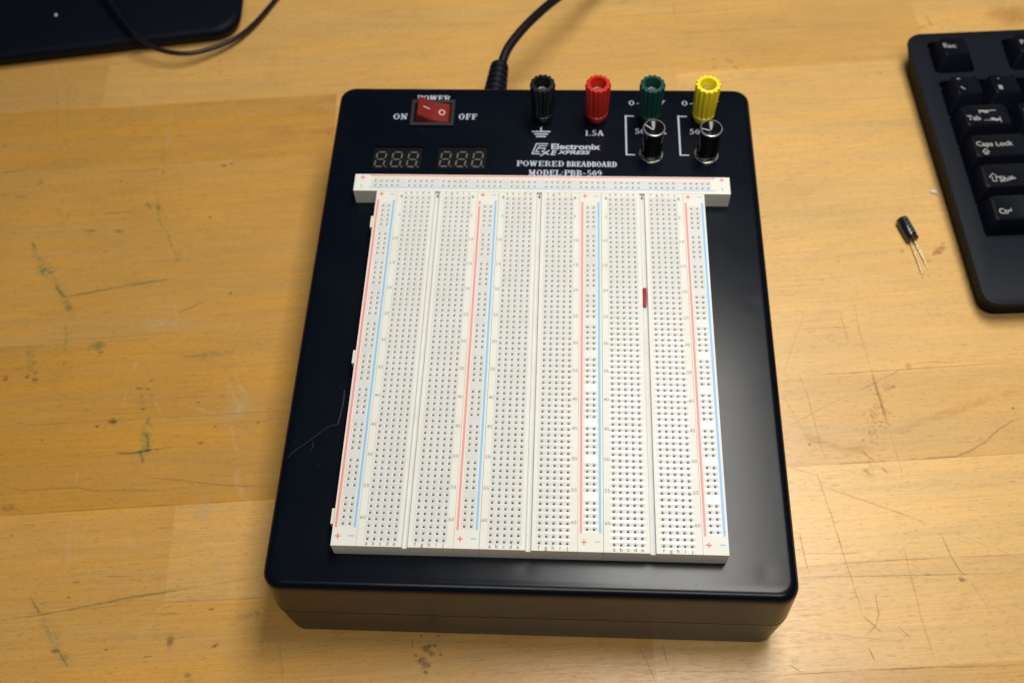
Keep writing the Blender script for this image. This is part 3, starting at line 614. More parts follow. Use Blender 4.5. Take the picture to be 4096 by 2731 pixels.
c_ = [(4.5+1.25*math.cos(t*math.pi/8), -.2+1.55*math.sin(t*math.pi/8)) for t in range(17)]
rstroke(b, c_, .42)
b.build('rocker_symbol', rk)
# --- two three-digit displays
SEG = {'a': ((.12, 1), (.88, 1)), 'b': ((1, .94), (1, .56)), 'c': ((1, .44), (1, .06)), 'd': ((.12, 0), (.88, 0)), 'e': ((0, .06), (0, .44)), 'f': ((0, .56), (0, .94)), 'g': ((.12, .5), (.88, .5))}
for (x, y) in DSP:
    b = MB(['window']); b.box(x-11.35, x+11.35, y-6.65, y+6.65, LZ-2.6, LZ-.9); d = ub(b, 'digit_display')
    for k in range(3):
        b = MB(['seg']); x0 = x-10.4+k*7.45; y0 = y-4.7; w, h = 4.2, 8.6
        for (p, q) in SEG.values():
            A = Vector((x0+p[0]*w+p[1]*.9, y0+p[1]*h)); B = Vector((x0+q[0]*w+q[1]*.9, y0+q[1]*h)); dd = (B-A).normalized(); nn = Vector((-dd.y, dd.x))*.30
            pts = [A, A+dd*.35+nn, B-dd*.35+nn, B, B-dd*.35-nn, A+dd*.35-nn][::-1]
            b.quad([(*t, LZ-.87) for t in pts])
        b.rect(x0+w+.75, x0+w+1.35, y0-.3, y0+.3, LZ-.87)
        b.build('digit', d)
# --- binding posts
def fluted(cx, cy_, r, z0, z1, n=14, depth=.45, per=8, r1=None):
    rings = []
    for z_ in (z0, z1):
        R_ = r if z_ == z0 else (r1 or r); ring = []
        for k in range(n*per):
            a = 2*math.pi*k/(n*per); s_ = .5+.5*math.cos(a*n); s_ = s_**.6
            rr = R_-depth+depth*s_
            ring.append((cx+rr*math.cos(a), cy_+rr*math.sin(a), z_))
        rings.append(ring)
    return rings
posts = [(.3, 'black'), (25.5, 'red'), (50.0, 'green'), (75.0, 'yellow')]
for x, k in posts:
    y = 133.9; key = 'post_'+k
    p = empty('binding_post', (x, y, LZ)); p.parent = unit; p.location = (x*S, (y-28)*S, LZ*S)
    p['label'] = k + ' plastic binding post with fluted cap'
    b = MB([key]); b.loft([cring(0, 0, 3.9, .0), cring(0, 0, 4.6, 1.6), cring(0, 0, 5.1, 3.4), cring(0, 0, 5.15, 4.6), cring(0, 0, 4.7, 4.9)]); b.build('post_base', p, 30)
    b = MB([key]); r0 = fluted(0, 0, 5.2, 5.3, 21.4, 14, .8, r1=5.85); n_ = len(r0[0])
    top = fluted(0, 0, 5.35, 5.3, 22.3, 14, .8, r1=5.65)[1]
    b.loft([cring(0, 0, 4.5, 4.9, n_), r0[0], r0[1], top, cring(0, 0, 3.75, 22.4, n_), cring(0, 0, 3.55, 22.0, n_), cring(0, 0, 3.2, 15.0, n_)], cap0=True, cap1=True); b.build('post_cap', p, 28)
    b = MB(['nickel']); b.loft([cring(0, 0, 2.6, 15.0), cring(0, 0, 2.6, 17.6), cring(0, 0, 2.3, 18.0), cring(0, 0, 1.6, 18.0), cring(0, 0, 1.4, 16.0)]); b.build('post_socket', p, 30)
# --- potentiometer knobs
for i, x in enumerate((50.4, 75.6)):
    y = 112.0
    p = empty('control_knob', (x, y, LZ)); p.parent = unit; p.location = (x*S, (y-28)*S, LZ*S)
    b = MB(['nickel']); hx = [(5.5*math.cos(R(60*k+(12 if i else 24))), 5.5*math.sin(R(60*k+(12 if i else 24)))) for k in range(6)]
    hr = [(hx[k // 6][0]*(1-(k % 6)/6)+hx[(k//6+1) % 6][0]*(k % 6)/6, hx[k//6][1]*(1-(k % 6)/6)+hx[(k//6+1) % 6][1]*(k % 6)/6) for k in range(36)]
    def lim(z_, rmax): return [(q[0]*min(1, rmax/math.hypot(*q)), q[1]*min(1, rmax/math.hypot(*q)), z_) for q in hr]
    b.loft([cring(0, 0, 5.45, 0, 36), cring(0, 0, 5.45, .35, 36), lim(.4, 5.2), lim(1.7, 5.3), lim(2.2, 4.7)]); b.build('hex_nut', p, 25)
    b = MB(['knob']); b.loft([cring(0, 0, 4.3, 2.0, 48), cring(0, 0, 4.3, 2.6, 48), cring(0, 0, 4.75, 3.0, 48), cring(0, 0, 4.75, 17.0, 48)], cap1=False)
    b.build('knob_body', p, 30)
    b = MB(['chrome']); b.loft([cring(0, 0, 4.75, 16.9, 48), cring(0, 0, 5.0, 17.1, 48), cring(0, 0, 5.05, 17.35, 48), cring(0, 0, 4.9, 17.65, 48), cring(0, 0, 4.65, 17.8, 48), cring(0, 0, 4.5, 17.8, 48), cring(0, 0, 4.42, 17.6, 48)], cap0=False, cap1=False); b.build('knob_rim', p, 25)
    b = MB(['knobtop']); b.loft([cring(0, 0, 4.43, 17.62, 48), cring(0, 0, 3.9, 17.3, 48), cring(0, 0, .3, 15.9, 48)], cap0=False); b.build('knob_face', p, 40)
    b = MB(['pointer']); a = R(158 if i == 0 else 186); dx, dy = math.cos(a), math.sin(a)
    b.quad([(dx*.5-dy*-.28, dy*.5+dx*-.28, 16.15), (dx*.5-dy*.28, dy*.5+dx*.28, 16.15), (dx*4.2-dy*.28, dy*4.2+dx*.28, 17.85), (dx*4.2-dy*-.28, dy*4.2+dx*-.28, 17.85)][::-1]); b.build('pointer_line', p)

# ================================================================== breadboard strips
PY = 2.54; BT = 59.0; BB = LZ
def grid_strip(name, x0, x1, y0, y1, holes, gloss, groove=None, tabs=(), vertical=True):
    """block with real square holes. holes: set of (x, y); gloss: rects of polished plastic"""
    ho, hi = .77, .41
    xs, ys_ = sorted({x for x, y in holes}), sorted({y for x, y in holes})
    hs = {(round(x, 3), round(y, 3)) for x, y in holes}
    XB = [(x0, None)]; XB = sorted({x0, x1} | {round(x-ho, 4) for x in xs} | {round(x+ho, 4) for x in xs} | ({groove[0], groove[1]} if groove else set()) | {g[0] for g in gloss} | {g[1] for g in gloss})
    YB = sorted({y0, y1} | {round(y-ho, 4) for y in ys_} | {round(y+ho, 4) for y in ys_} | {g[2] for g in gloss} | {g[3] for g in gloss})
    b = MB(['board', 'gloss', 'funnel', 'contact', 'grid'])
    xi = lambda a, c: (a+c)/2
    vid = {}
    def V(x, y, z_):
        k = (round(x, 4), round(y, 4), round(z_, 4))
        if k not in vid: vid[k] = len(b.v); b.v.append((x, y, z_))
        return vid[k]
    def F(pts, mi): b.f.append(tuple(V(*p) for p in pts)); b.m.append(mi)
    for i in range(len(XB)-1):
        a, c = XB[i], XB[i+1]; mx = (a+c)/2
        if groove and groove[0] <= mx <= groove[1]: continue
        for j in range(len(YB)-1):
            d, e = YB[j], YB[j+1]; my = (d+e)/2
            if (round(mx, 3), round(my, 3)) in hs and abs(c-a-2*ho) < 1e-3 and abs(e-d-2*ho) < 1e-3:
                O = [(a, d), (c, d), (c, e), (a, e)]; I = [(mx-hi, my-hi), (mx+hi, my-hi), (mx+hi, my+hi), (mx-hi, my+hi)]
                for k in range(4):
                    k2 = (k+1) % 4
                    F([(*O[k], BT), (*O[k2], BT), (*I[k2], BT-.42), (*I[k], BT-.42)], 2)
                    F([(*I[k], BT-.42), (*I[k2], BT-.42), (*I[k2], BT-1.6), (*I[k], BT-1.6)], 2)
                    F([(*I[k], BT-1.6), (*I[k2], BT-1.6), (*I[k2], BT-3.2), (*I[k], BT-3.2)], 3)
                F([(*p, BT-3.2) for p in I], 3)
            else:
                g = any(q[0] <= mx <= q[1] and q[2] <= my <= q[3] for q in gloss); g4 = any(abs(my-q) < ho for q in ys_)
                F([(a, d, BT), (c, d, BT), (c, e, BT), (a, e, BT)], (4 if g4 else 1) if g else 0)
    ch = .35   # small chamfer where the walls meet the top
    def wall(p, q, nx, ny):
        F([(*p, BB), (*q, BB), (*q, BT), (*p, BT)], 0)
    if groove:
        g0, g1 = groove; gd = BT-1.5
        for (xa, xb) in ((x0, g0), (g1, x1)):
            wall((xa, y0), (xb, y0), 0, -1); wall((xb, y1), (xa, y1), 0, 1)
        F([(g0, y0, BB), (g1, y0, BB), (g1, y0, gd), (g0, y0, gd)], 0); F([(g1, y1, BB), (g0, y1, BB), (g0, y1, gd), (g1, y1, gd)], 0)
        # rounded bottom of the centre channel
        prof_ = [(g0, BT), (g0+.12, gd+.4), (g0+.5, gd+.1), ((g0+g1)/2, gd), (g1-.5, gd+.1), (g1-.12, gd+.4), (g1, BT)]
        for k in range(6):
            (xa, za), (xb, zb) = prof_[k], prof_[k+1]
            F([(xa, y0, za), (xb, y0, zb), (xb, y1, zb), (xa, y1, za)], 4)
        F([(g0, y0, gd), (g1, y0, gd), (prof_[4][0], y0, prof_[4][1]), (prof_[3][0], y0, gd), (prof_[2][0], y0, prof_[2][1])], 0)
    else:
        wall((x0, y0), (x1, y0), 0, -1); wall((x1, y1), (x0, y1), 0, 1)
    wall((x1, y0), (x1, y1), 1, 0); wall((x0, y1), (x0, y0), -1, 0)
    F([(x0, y1, BB), (x1, y1, BB), (x1, y0, BB), (x0, y0, BB)], 0)
    for (tx0, tx1, ty0, ty1) in tabs: b.box(tx0, tx1, ty0, ty1, BB+.5, BT-1.2, 0)
    o = ub(b, name)
    return o
def mb_on(parent, name, b):
    return b.build(name, parent)
rowy = lambda r: (32-r)*PY
YF, YK = -81.75, 82.1       # front and back of the standing strips
for s in (-1, 0, 1):
    cx = s*44.86
    holes = [(cx+sg*(1.5*PY+k*PY), rowy(r)) for sg in (-1, 1) for k in range(5) for r in range(1, 64)]
    ga = 1.27
    gloss = [(cx-1.5*PY-4*PY-ga, cx-1.5*PY+ga, rowy(63)-ga, rowy(1)+ga), (cx+1.5*PY-ga, cx+1.5*PY+4*PY+ga, rowy(63)-ga, rowy(1)+ga)]
    o = grid_strip('terminal_strip', cx-17.70, cx+17.70, YF, YK-.04, holes, gloss, (cx-1.15, cx+1.15))
    z = BT+.02
    for side in (-1, 1):
        b = MB(['ink'])
        for r in [1]+list(range(5, 61, 5)):
            t = str(r); w = 1.0*len(t) if r > 9 else .85
            y = rowy(r)-.05; xe = cx+side*(1.5*PY+4*PY+1.35)
            text(b, t, min(xe, xe+side*w), max(xe, xe+side*w), y-.2, y+1.2, z, bold=.01)
        b.build('row_numbers', o)
    for yc in (81.3-.75, -80.6-.75):
        b = MB(['ink2'])
        for k, ch_ in enumerate('abcdefghij'):
            x = cx + ((k-4)*PY-1.5*PY if k < 5 else (k-5)*PY+1.5*PY)
            me, a0, a1, b0, b1 = text_mesh(ch_, .015); sc_ = 2.25
            b.add_mesh(me, (lambda v, x=x, yc=yc, a0=a0, a1=a1: (x+(v.x-(a0+a1)/2)*sc_, yc+v.y*sc_*.92+.1, BT+.02)))
        b.build('column_letters', o)
    b = MB(['contact']); b.loft([rring(cx, 80.6, .62, .75, .2, BT-1.47, 3), rring(cx, 80.6, .62, .75, .2, BT-1.44, 3)]); b.build('hole_shade_pad', o)  # flat dark pad, shade inside the hole put into its colour; nothing is cut
def plus(b, x, y, s_, z): stroke(b, [(x-s_, y), (x+s_, y)], .42, z); stroke(b, [(x, y-s_), (x, y+s_)], .42, z+.01)
bus_x = [-67.3, -22.45, 22.4, 67.15]
for i, cx in enumerate(bus_x):
    x0, x1 = (-71.85, -62.62) if i == 0 else ((cx-4.66, cx+4.66) if i < 3 else (62.62, 71.9))
    dx = -67.3 if i == 0 else cx
    hx_ = {0: (-68.5, -65.96), 1: (-23.72, -21.18), 2: (21.13, 23.67), 3: (65.88, 68.42)}[i]
    holes = [(x, 74.2-(6*g+k)*PY*1.0) for x in hx_ for g in range(10) for k in range(5)]
    gloss = [(hx_[0]-1.27, hx_[1]+1.27, 74.2-58*PY-1.27, 74.2+1.27)]
    tabs = [(x0-1.3, x0, yy-3, yy+3) for yy in (66.0, -2.0, -70.0)] if i == 0 else ()
    o = grid_strip('bus_strip', x0+.03, x1-.03, YF, YK-.04, holes, gloss, None, tabs)
    z = BT+.02
    xr, xb = hx_[0]-2.25, hx_[1]+2.2
    b = MB(['redline']);
    if i == 1: b.rect(xr-.46, xr+.46, 75.2, 77.0, z); b.rect(xr-.46, xr+.46, -74.8, 74.3, z)
    else: b.rect(xr-.46, xr+.46, -74.8, 77.1, z)
    b.build('red_line', o)
    b = MB(['blueline']); b.rect(xb-.46, xb+.46, -74.6, 77.1, z); b.build('blue_line', o)
    for yy in (80.4, -78.1): b = MB(['redmark']); plus(b, hx_[0]-1.1, yy, .95, z); b.build('plus_sign', o)
    for yy in (80.15, -78.1): b = MB(['bluemark']); b.rect(hx_[1]+.3, hx_[1]+2.35, yy, yy+.38, z); b.build('minus_sign', o)
# the strip lying across the top
holes = [(-73.6+(6*g+k)*PY+.35*0, y) for y in (85.65, 88.19) for g in range(10) for k in range(5)]
holes = [(x+.2, y) for x, y in holes]
o = grid_strip('bus_strip', -82.4, 83.4, 82.14, 91.5, holes, [(-74.7, 75.2, 84.4, 89.45)], None, ())
z = BT+.02
b = MB(['redline']); b.rect(-75.6, 77.0, 90.4, 91.1, z); b.build('red_line', o)
b = MB(['blueline']); b.rect(-75.8, 77.0, 83.85, 84.3, z); b.build('blue_line', o)
for xx, yy in ((-78.9, 89.6), (80.0, 90.0)): b = MB(['redmark']); plus(b, xx, yy, .95, z); b.build('plus_sign', o)
for xx in (-79.3, 79.8): b = MB(['bluemark']); b.rect(xx, xx+.4, 83.95, 85.75, z); b.build('minus_sign', o)

# power cord leaving the back
sr = MB(['rubber']); rings = []
p0, p1 = Vector((-25.2, 152.0, 36)), at(1999, 262, 39)
prof = []
for k in range(8):
    t = k/8; prof += [(t, 6.4-1.9*t), (t+.075, 6.4-1.9*t), (t+.076, 5.5-1.7*t), (t+.124, 5.5-1.7*t)]
prof += [(1, 4.3), (1.02, 2.3)]
ax = (p1-p0).normalized(); ux = Vector((0, 0, 1)).cross(ax).normalized(); uz = ax.cross(ux)
for t, r_ in prof: rings.append([p0.lerp(p1, t)+ux*r_*math.cos(a)+uz*r_*math.sin(a) for a in [2*math.pi*q/24 for q in range(24)]])
sr.loft(rings)
b = MB(['rubber']); tube(b, [tuple(at(u, v, z_)) for u, v, z_ in ((2000, 290, 38.6), (2005, 262, 39), (2032, 194, 41), (2088, 121, 41.5), (2148, 61, 40.5), (2220, 0, 38), (2310, -60, 33), (2460, -150, 20), (2700, -230, 4))], 2.35, 16)
cord = ub(b, 'power_cord', smooth=60)
sr.build('strain_relief', cord, 30)

# ================================================================== red jumper wire in the channel
b = MB(['wire', 'lead'])
tube(b, [(44.75, 32.6, BT-.76), (44.8, 29, BT-.68), (44.72, 26, BT-.7), (44.6, 23.7, BT-.76)], .74, 12)
jw = MB(['wire', 'lead']); jw.v = [(x-44.7, y-28, z_-(BT-.9)) for x, y, z_ in b.v]; jw.f = b.f; jw.m = b.m
jo = jw.build('jumper_wire', None, 50); jo.location = (44.7*S, 28*S, (BT-.9)*S)
tag(jo, 'short red insulated wire lying in the centre groove of the right-hand breadboard', 'wire')

# ================================================================== keyboard
KB0, KBP, KBY = (210.74, 106.75, 20.5), 1.2, 3.82
kb = empty('keyboard', KB0); kb.rotation_euler = (R(KBP), 0, R(KBY))
kb.rotation_mode = 'XYZ'
tag(kb, 'black desktop keyboard with white legends cut off by the right edge of the photograph', 'keyboard')
PZ = -6.0
U = 19.05
b = MB(['kbcase', 'kbside'])
x0, x1, y0, y1 = -10.9, 440.0, -50.2, 120.8
cxk, cyk, hxk, hyk = (x0+x1)/2, (y0+y1)/2, (x1-x0)/2, (y1-y0)/2
def floor_ring(ring, h): return [(x, y, h-(KB0[2]+y*math.sin(R(KBP)))) for x, y, _ in ring]      # follows the desk under the tilted case
rg = [floor_ring(rring(cxk, cyk-3.0, hxk-2.6, hyk-5.6, 7, 0), 1.2), rring(cxk, cyk-1.2, hxk-.7, hyk-2.6, 8, PZ-5.0), rring(cxk, cyk, hxk-.2, hyk-.6, 8, PZ-2.4), rring(cxk, cyk, hxk, hyk, 8, PZ-1.4), rring(cxk, cyk, hxk, hyk, 8, PZ-.9), rring(cxk, cyk, hxk-.35, hyk-.35, 7.7, PZ-.25), rring(cxk, cyk, hxk-1.0, hyk-1.0, 7.2, PZ)]
b.loft(rg, [1, 1, 1, 0, 0, 0, 0]); case = b.build('keyboard_case', kb)
cut = []
WELLS = [(-1.0, 19.2, 91.8, 113.6), (38.1, 115.5, 91.8, 113.6), (125, 202, 91.8, 113.6), (211, 288, 91.8, 113.6), (-1.0, 286.8, -13.2, 86.0), (296, 354, -13.2, 86.0), (362, 438 - 4, -13.2, 86.0)]
for (a, c, d, e) in WELLS:
    cc = MB(['kbcase', 'kbside']); cc.loft([rring((a+c)/2, (d+e)/2, (c-a)/2, (e-d)/2, 2.6, PZ-4.6), rring((a+c)/2, (d+e)/2, (c-a)/2+.4, (e-d)/2+.4, 2.8, PZ+2)]); q = cc.build('c'); q.parent = kb; cut.append(q)
bpy.context.view_layer.update(); boolean_cut(case, cut)
for (x, y) in ((14, -30), (420, -30), (14, 100), (420, 100)):   # rubber pads down to the desk
    zt = KB0[2]+y*math.sin(R(KBP))
    f = MB(['rubber']); f.loft([cring(x, y, 5, -zt+.05), cring(x, y, 5, -zt+1.4)]); f.build('rubber_foot', kb, 40)
def keymesh(w, d=1.0):
    """one sculpted keycap of w key units, origin at the middle of its top"""
    hw, hd = w*U/2-.5, d*U/2-.5
    b = MB(['key'])
    tw = w*U/2-3.35
    R0 = rring(0, 0, hw, hd, 1.2, -10.6); R1 = rring(0, .6, tw+.5, 7.05, 1.9, -.9); R2 = rring(0, .6, tw, 6.6, 2.0, -.2)
    def dish(ring, sc): return [(x*sc, .6+(y-.6)*sc, z_-(.7*(1-(x*sc/tw)**2))) for x, y, z_ in ring]
    rr = [R0, R1, R2]
    for sc, z_ in ((.93, -.02), (.75, 0), (.5, 0), (.2, 0)): rr.append(dish(rring(0, .6, tw, 6.6, 2.0, z_), sc))
    b.loft(rr); return b
kmesh = {}
def key(cx, cyy, w, z_=0.0, tilt=0.0, label=None):
    if w not in kmesh:
        o = keymesh(w).build('keycap', kb, 50); kmesh[w] = o
    else:
        o = kmesh[w].copy(); C.objects.link(o); o.parent = kb
    o.location = (cx*S, cyy*S, z_*S); o.rotation_euler = (R(tilt), 0, 0)
    o_tw[o.name] = w*U/2-3.35
    if label: o['label'] = label
    return o
o_tw = {}
def leg(o, items):
    """items: lettering (text, x0, x1, y0, y1) or strokes in key coordinates"""
    b = MB(['legend']); z_ = -.50
    for it in items:
        if isinstance(it[0], str): text(b, it[0], *it[1:5], z_, bold=.022)
        else: stroke(b, it[0], it[1], z_+.05)
    tw = o_tw[o.name]
    b.v = [(x, y, z__-z_+.05-.7*(1-min(1, (x/tw)**2))) for x, y, z__ in b.v]
    b.build('key_legend', o)
rowsK = [(0, 0.0, 3), (1, 0.0, 1), (2, 0.3, -1), (3, .6, -3), (4, 1.0, -6)]
layout = {4: [(1, 13), (2, 1)], 3: [(1.5, 1), (1, 12), (1.5, 1)], 2: [(1.75, 1), (1, 11), (2.25, 1)], 1: [(2.25, 1), (1, 10), (2.75, 1)], 0: [(1.25, 3), (6.25, 1), (1.25, 4)]}
yrow = {0: -.6, 1: 18.6, 2: 37.0, 3: 56.4, 4: 76.4}
first = {}
for r_, zz, tl in rowsK:
    x = 0
    for (w, cnt) in layout[r_]:
        for k in range(cnt):
            o = key(x*U+w*U/2, yrow[r_], w, zz, tl); first.setdefault((r_, round(x, 2)), (o, x*U+w*U/2)); x += w
esc = key(U/2-.2, 103.7, 1, 1.0, -6); 
f1 = None
for g, xs_ in enumerate((39.0, 125.8, 212.0)):
    for k in range(4):
        o = key(xs_+(k+.5)*U, 103.7, 1, 1.0, -6)
        if g == 0 and k == 0: f1 = (o, xs_+.5*U)
def L(tup, oc, yc): return tup
ec = U/2-.2
leg(esc, [('Esc', 3.6-ec, 10.2-ec, 103.0-103.7, 106.2-103.7)])
leg(f1[0], [('F1', 43.7-f1[1], 48.2-f1[1], 103.4-103.7, 106.6-103.7)])
o, c_ = first[(4, 0)]; leg(o, [('~', 5.3-c_, 8.9-c_, 81.3-76.4, 82.4-76.4), ([(5.9-c_, 75.6-76.4), (7.4-c_, 74.1-76.4)], .7)])
o, c_ = first[(4, 1)]; leg(o, [('!', 25.9-c_, 26.7-c_, 80.6-76.4, 83.6-76.4), ('1', 24.6-c_, 26.6-c_, 72.8-76.4, 75.8-76.4)])
o, c_ = first[(3, 0)]; leg(o, [('Tab', 4.3-c_, 10.9-c_, 53.6-56.4, 56.8-56.4),
    ([(19.5-c_, 59.9-56.4), (14.2-c_, 59.9-56.4)], .5), ([(11.4-c_, 58.2-56.4), (11.4-c_, 61.6-56.4)], .45),
    ([(13.0-c_, 59.9-56.4), (14.4-c_, 59.9-56.4)], 1.5), ([(11.9-c_, 59.9-56.4), (15.0-c_, 59.9-56.4)], 1.0), ([(14.6-c_, 59.9-56.4), (14.9-c_, 59.9-56.4)], 2.8),
    ([(12.2-c_, 53.5-56.4), (17.0-c_, 53.5-56.4)], .5), ([(20.3-c_, 51.8-56.4), (20.3-c_, 55.2-56.4)], .45),
    ([(17.0-c_, 53.5-56.4), (18.4-c_, 53.5-56.4)], 1.5), ([(16.9-c_, 53.5-56.4), (19.7-c_, 53.5-56.4)], 1.0), ([(16.6-c_, 53.5-56.4), (16.9-c_, 53.5-56.4)], 2.8)])
o, c_ = first[(3, 1.5)]; leg(o, [('Q', 33.5-c_, 36.4-c_, 57.0-56.4, 60.4-56.4)])
o, c_ = first[(2, 0)]; leg(o, [('Caps Lock', 4.7-c_, 22.7-c_, 36.3-37.0, 40.3-37.0), ([(6.6-c_, 33.6-37.0), (8.3-c_, 35.6-37.0), (10.0-c_, 33.6-37.0), (6.6-c_, 33.6-37.0)], .45), ([(7.3-c_, 32.5-37.0), (9.3-c_, 32.5-37.0)], .8)])
o, c_ = first[(2, 1.75)]; leg(o, [('A', 38-c_, 41-c_, 37.6-37.0, 40.8-37.0)])
ax_ = 8.2
o, c_ = first[(1, 0)]; leg(o, [('Shift', 10.6-c_, 18.8-c_, 15.4-18.6, 18.8-18.6),
    ([(ax_-2.2-c_, 18.2-18.6), (ax_-c_, 20.4-18.6), (ax_+2.2-c_, 18.2-18.6), (ax_+.9-c_, 18.2-18.6), (ax_+.9-c_, 15.8-18.6), (ax_-.9-c_, 15.8-18.6), (ax_-.9-c_, 18.2-18.6), (ax_-2.2-c_, 18.2-18.6)], .4)])
o, c_ = first[(0, 0)]; leg(o, [('Ctrl', 5.6-c_, 11.8-c_, -3.4+.6, -.3+.6)])

# ================================================================== capacitor
ccp = at(3625, 920, 2.6)
cap = empty('capacitor', (ccp.x, ccp.y, 0)); cap.rotation_euler = (0, 0, 0)
tag(cap, 'small black cylindrical capacitor with two bare leads lying near the keyboard', 'capacitor')
A0, A1 = at(3605, 878, 2.6), at(3652, 962, 2.6)
d = (A1-A0).normalized(); c0 = Vector((ccp.x, ccp.y, 0))
def capring(t, r_, n_=28):
    c = A0.lerp(A1, t)-c0; c.z = 3.0; ux = Vector((-d.y, d.x, 0)); uz = Vector((0, 0, 1))
    return [c-ux*r_*math.cos(a)+uz*r_*math.sin(a) for a in [2*math.pi*k/n_ for k in range(n_)]]
b = MB(['capacitor']); b.loft([capring(0, 2.3), capring(.02, 2.7), capring(.06, 3.0), capring(.80, 3.0), capring(.84, 2.7), capring(.88, 2.7), capring(.92, 2.95), capring(.98, 2.9), capring(1.0, 2.5)]); b.build('capacitor_body', cap, 50)
b = MB(['capmark'])
for k in range(5):
    t0, t1 = .10+k*.15, .19+k*.15
    ux = Vector((-d.y, d.x, 0))
    q0, q1 = A0.lerp(A1, t0)-c0, A0.lerp(A1, t1)-c0
    for a0_, a1_ in ((62, 78), (84, 104)):
        def P_(c, a_): return Vector((c.x, c.y, 3.0))-ux*3.03*math.cos(R(a_))*-1+Vector((0, 0, 3.03*math.sin(R(a_))))
        b.quad([P_(q0, a0_), P_(q1, a0_), P_(q1, a1_), P_(q0, a1_)])
b.build('capacitor_marking', cap)
for (s_, e_) in ((-1.0, at(3693, 1110, .5)), (1.1, at(3710, 1070, .5))):
    st = A1 - Vector((d.y, -d.x, 0))*s_*1.0 - d*.3; st = Vector((st.x, st.y, 2.0))
    mid = st.lerp(e_, .5); mid.z = 1.3
    b = MB(['lead']); tube(b, [tuple(st-c0), tuple(mid-c0), tuple(Vector((e_.x, e_.y, .45))-c0)], .27, 8); b.build('lead', cap, 60)

# ================================================================== things at the left back
sl = empty('equipment_base', (-300, 300, 0)); tag(sl, 'large flat black slab with rounded corner lying under the thin cable', 'base', kind='thing')
b = MB(['slab']); ths = R(9.8)
pts = []
def slab_ring(ins, z_):
    # right corner near (-175, 240); front edge runs left at the measured slope
    P = []
    fr = Vector((-173.5-ins, 238+ins*1.0, 0)); dirx = Vector((math.cos(ths), math.sin(ths), 0)); diry = Vector((-math.sin(ths)*.55, 1, 0)).normalized()
    corner = Vector((-173.2, 236.2, 0)) + (-dirx+diry)*ins
    w, h, r_ = 330, 210, 16-ins
    def arc(c, a0, a1, k=8): return [c+Vector((math.cos(a0+(a1-a0)*j/k), math.sin(a0+(a1-a0)*j/k), 0))*r_ for j in range(k+1)]
    c1 = corner-dirx*r_+diry*r_; c2 = corner-dirx*r_+diry*(h-2*ins-r_); c3 = corner-dirx*(w-2*ins-r_)+diry*(h-2*ins-r_); c4 = corner-dirx*(w-2*ins-r_)+diry*r_
    for c, a in ((c1, -90), (c2, 0), (c3, 90), (c4, 180)): P += arc(c, R(a)+ths, R(a+90)+ths*.6)
    return [(p.x+300, p.y-300, z_) for p in P]
b.loft([slab_ring(4.5, 1.5), slab_ring(1.2, 4.0), slab_ring(0, 6.5), slab_ring(.3, 8.5), slab_ring(1.6, 10.2), slab_ring(4, 11.0)])
b.build('slab_body', sl, 40)
b = MB(['rubber'])
for (x, y) in ((-190, 262), (-470, 214), (-210, 400), (-490, 360)):
    f = MB(['rubber']); f.loft([cring(x+300, y-300, 6, 0), cring(x+300, y-300, 6, 1.6)]); f.build('rubber_foot', sl, 40)
sp_ = at(223, 60, 11.3)
b = MB(['scrap']); b.loft([cring(0, 0, .95, 0, 7), cring(.1, .1, .7, .5, 7), cring(0, .1, .2, .7, 7)]); o = b.build('lint_speck'); o.location = (sp_.x*S, sp_.y*S, 11.0*S)
tag(o, 'tiny pale speck of lint on top of the flat black slab', 'lint')
# thin cable
cpts = [(330, -190, 16), (380, -90, 18), (437, 0, 18), (518, 113, 16), (586, 173, 13), (655, 205, 10.5), (744, 215, 9), (833, 199, 7), (929, 161, 5.5), (1012, 101, 4), (1101, 0, 3), (1200, -130, 2.2), (1290, -260, 2.0)]
W_ = [at(u, v, z_) for u, v, z_ in cpts]; c0 = Vector((W_[6].x, W_[6].y, 0))
b = MB(['cable']); tube(b, [tuple(p-c0) for p in W_], 1.35, 14, res=8); o = b.build('thin_cable', None, 60); o.location = c0*S
tag(o, 'thin black cable looping from the flat black slab onto the table', 'cable')
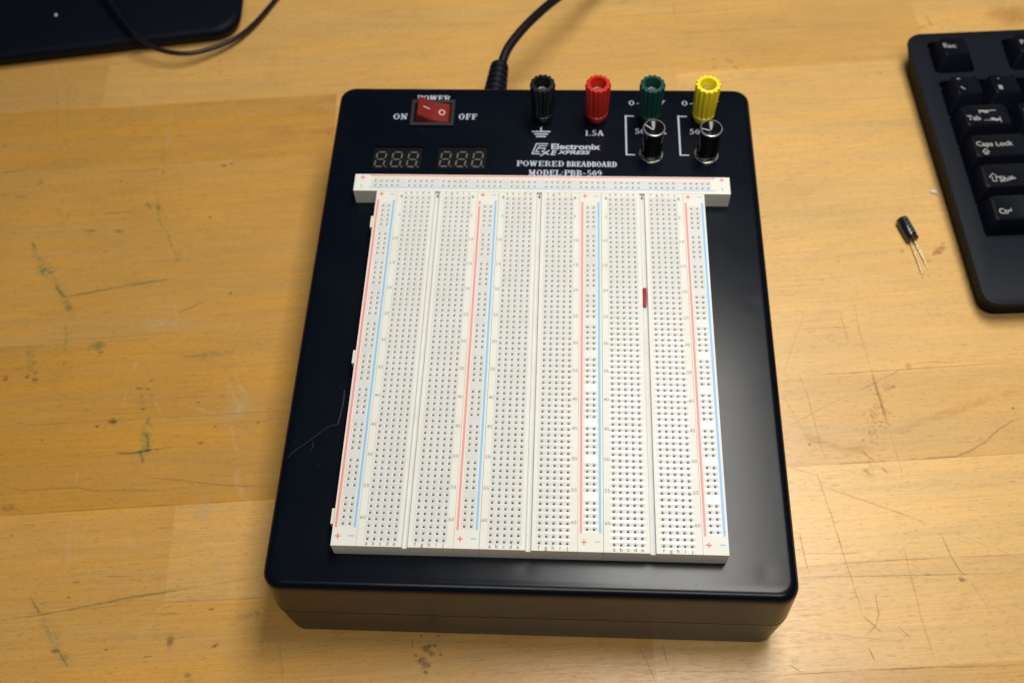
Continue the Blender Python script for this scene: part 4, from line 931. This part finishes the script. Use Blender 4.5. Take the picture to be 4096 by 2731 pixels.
# scrap by the keyboard, crumb by the leads
def shard(name, pts, h, loc, m_):
    b = MB([m_]); b.loft([[(x, y, 0) for x, y in pts], [(x*.86, y*.86, h) for x, y in pts], [(x*.4+.2, y*.4, h*1.5) for x, y in pts]]); o = b.build(name); o.location = (loc.x*S, loc.y*S, .0001); return o
o = shard('plastic_scrap', [(-2.0, -.3), (-.9, -.9), (.6, -1.3), (1.9, -1.8), (2.1, -.6), (1.2, .6), (.1, 1.2), (-1.2, 1.1)], 1.0, at(3733, 768, .5), 'scrap')
tag(o, 'little white torn scrap beside the left edge of the keyboard', 'scrap')
o = shard('wire_clipping', [(-.55, -.3), (.2, -.5), (.6, .1), (.1, .5), (-.4, .3)], .4, at(3714, 1104, .2), 'lead')
tag(o, 'tiny silver wire clipping beside the ends of the capacitor leads', 'wire clipping')

# ================================================================== light
w = bpy.data.worlds.new('World'); bpy.context.scene.world = w; w.use_nodes = True
bg = w.node_tree.nodes['Background']; bg.inputs[0].default_value = (.80, .90, 1.0, 1); bg.inputs[1].default_value = .05
def area(name, loc, sx_, sy_, power, col, tgt=None):
    l = bpy.data.lights.new(name, 'AREA'); l.shape = 'RECTANGLE'; l.size = sx_; l.size_y = sy_; l.energy = power; l.color = col
    o = bpy.data.objects.new(name, l); C.objects.link(o); o.location = loc; return o
area('bench_light', (.148, .18, .72), .22, .43, 5.3, (1, .965, .90))
area('room_light', (.25, -.85, 1.7), 1.2, .4, 12, (1, .95, .87))

# ================================================================== camera
cam = bpy.data.cameras.new('camera'); co = bpy.data.objects.new('camera', cam); C.objects.link(co)
cam.sensor_width = 36; cam.lens = F_PX*36/4096; cam.clip_start = .01; cam.clip_end = 20
mw = RW.transposed().to_4x4(); mw.translation = CAM*S; co.matrix_world = mw
fp = Vector((0, -48, 59)); cam.dof.use_dof = True
cam.dof.focus_distance = ((fp-CAM) @ (RW.transposed() @ Vector((0, 0, -1))))*S; cam.dof.aperture_fstop = 11
sc_ = bpy.context.scene; sc_.camera = co
sc_.view_settings.view_transform = 'Standard'; sc_.view_settings.look = 'None'; sc_.view_settings.exposure = 0; sc_.view_settings.gamma = 1
sc_.render.engine = 'CYCLES'
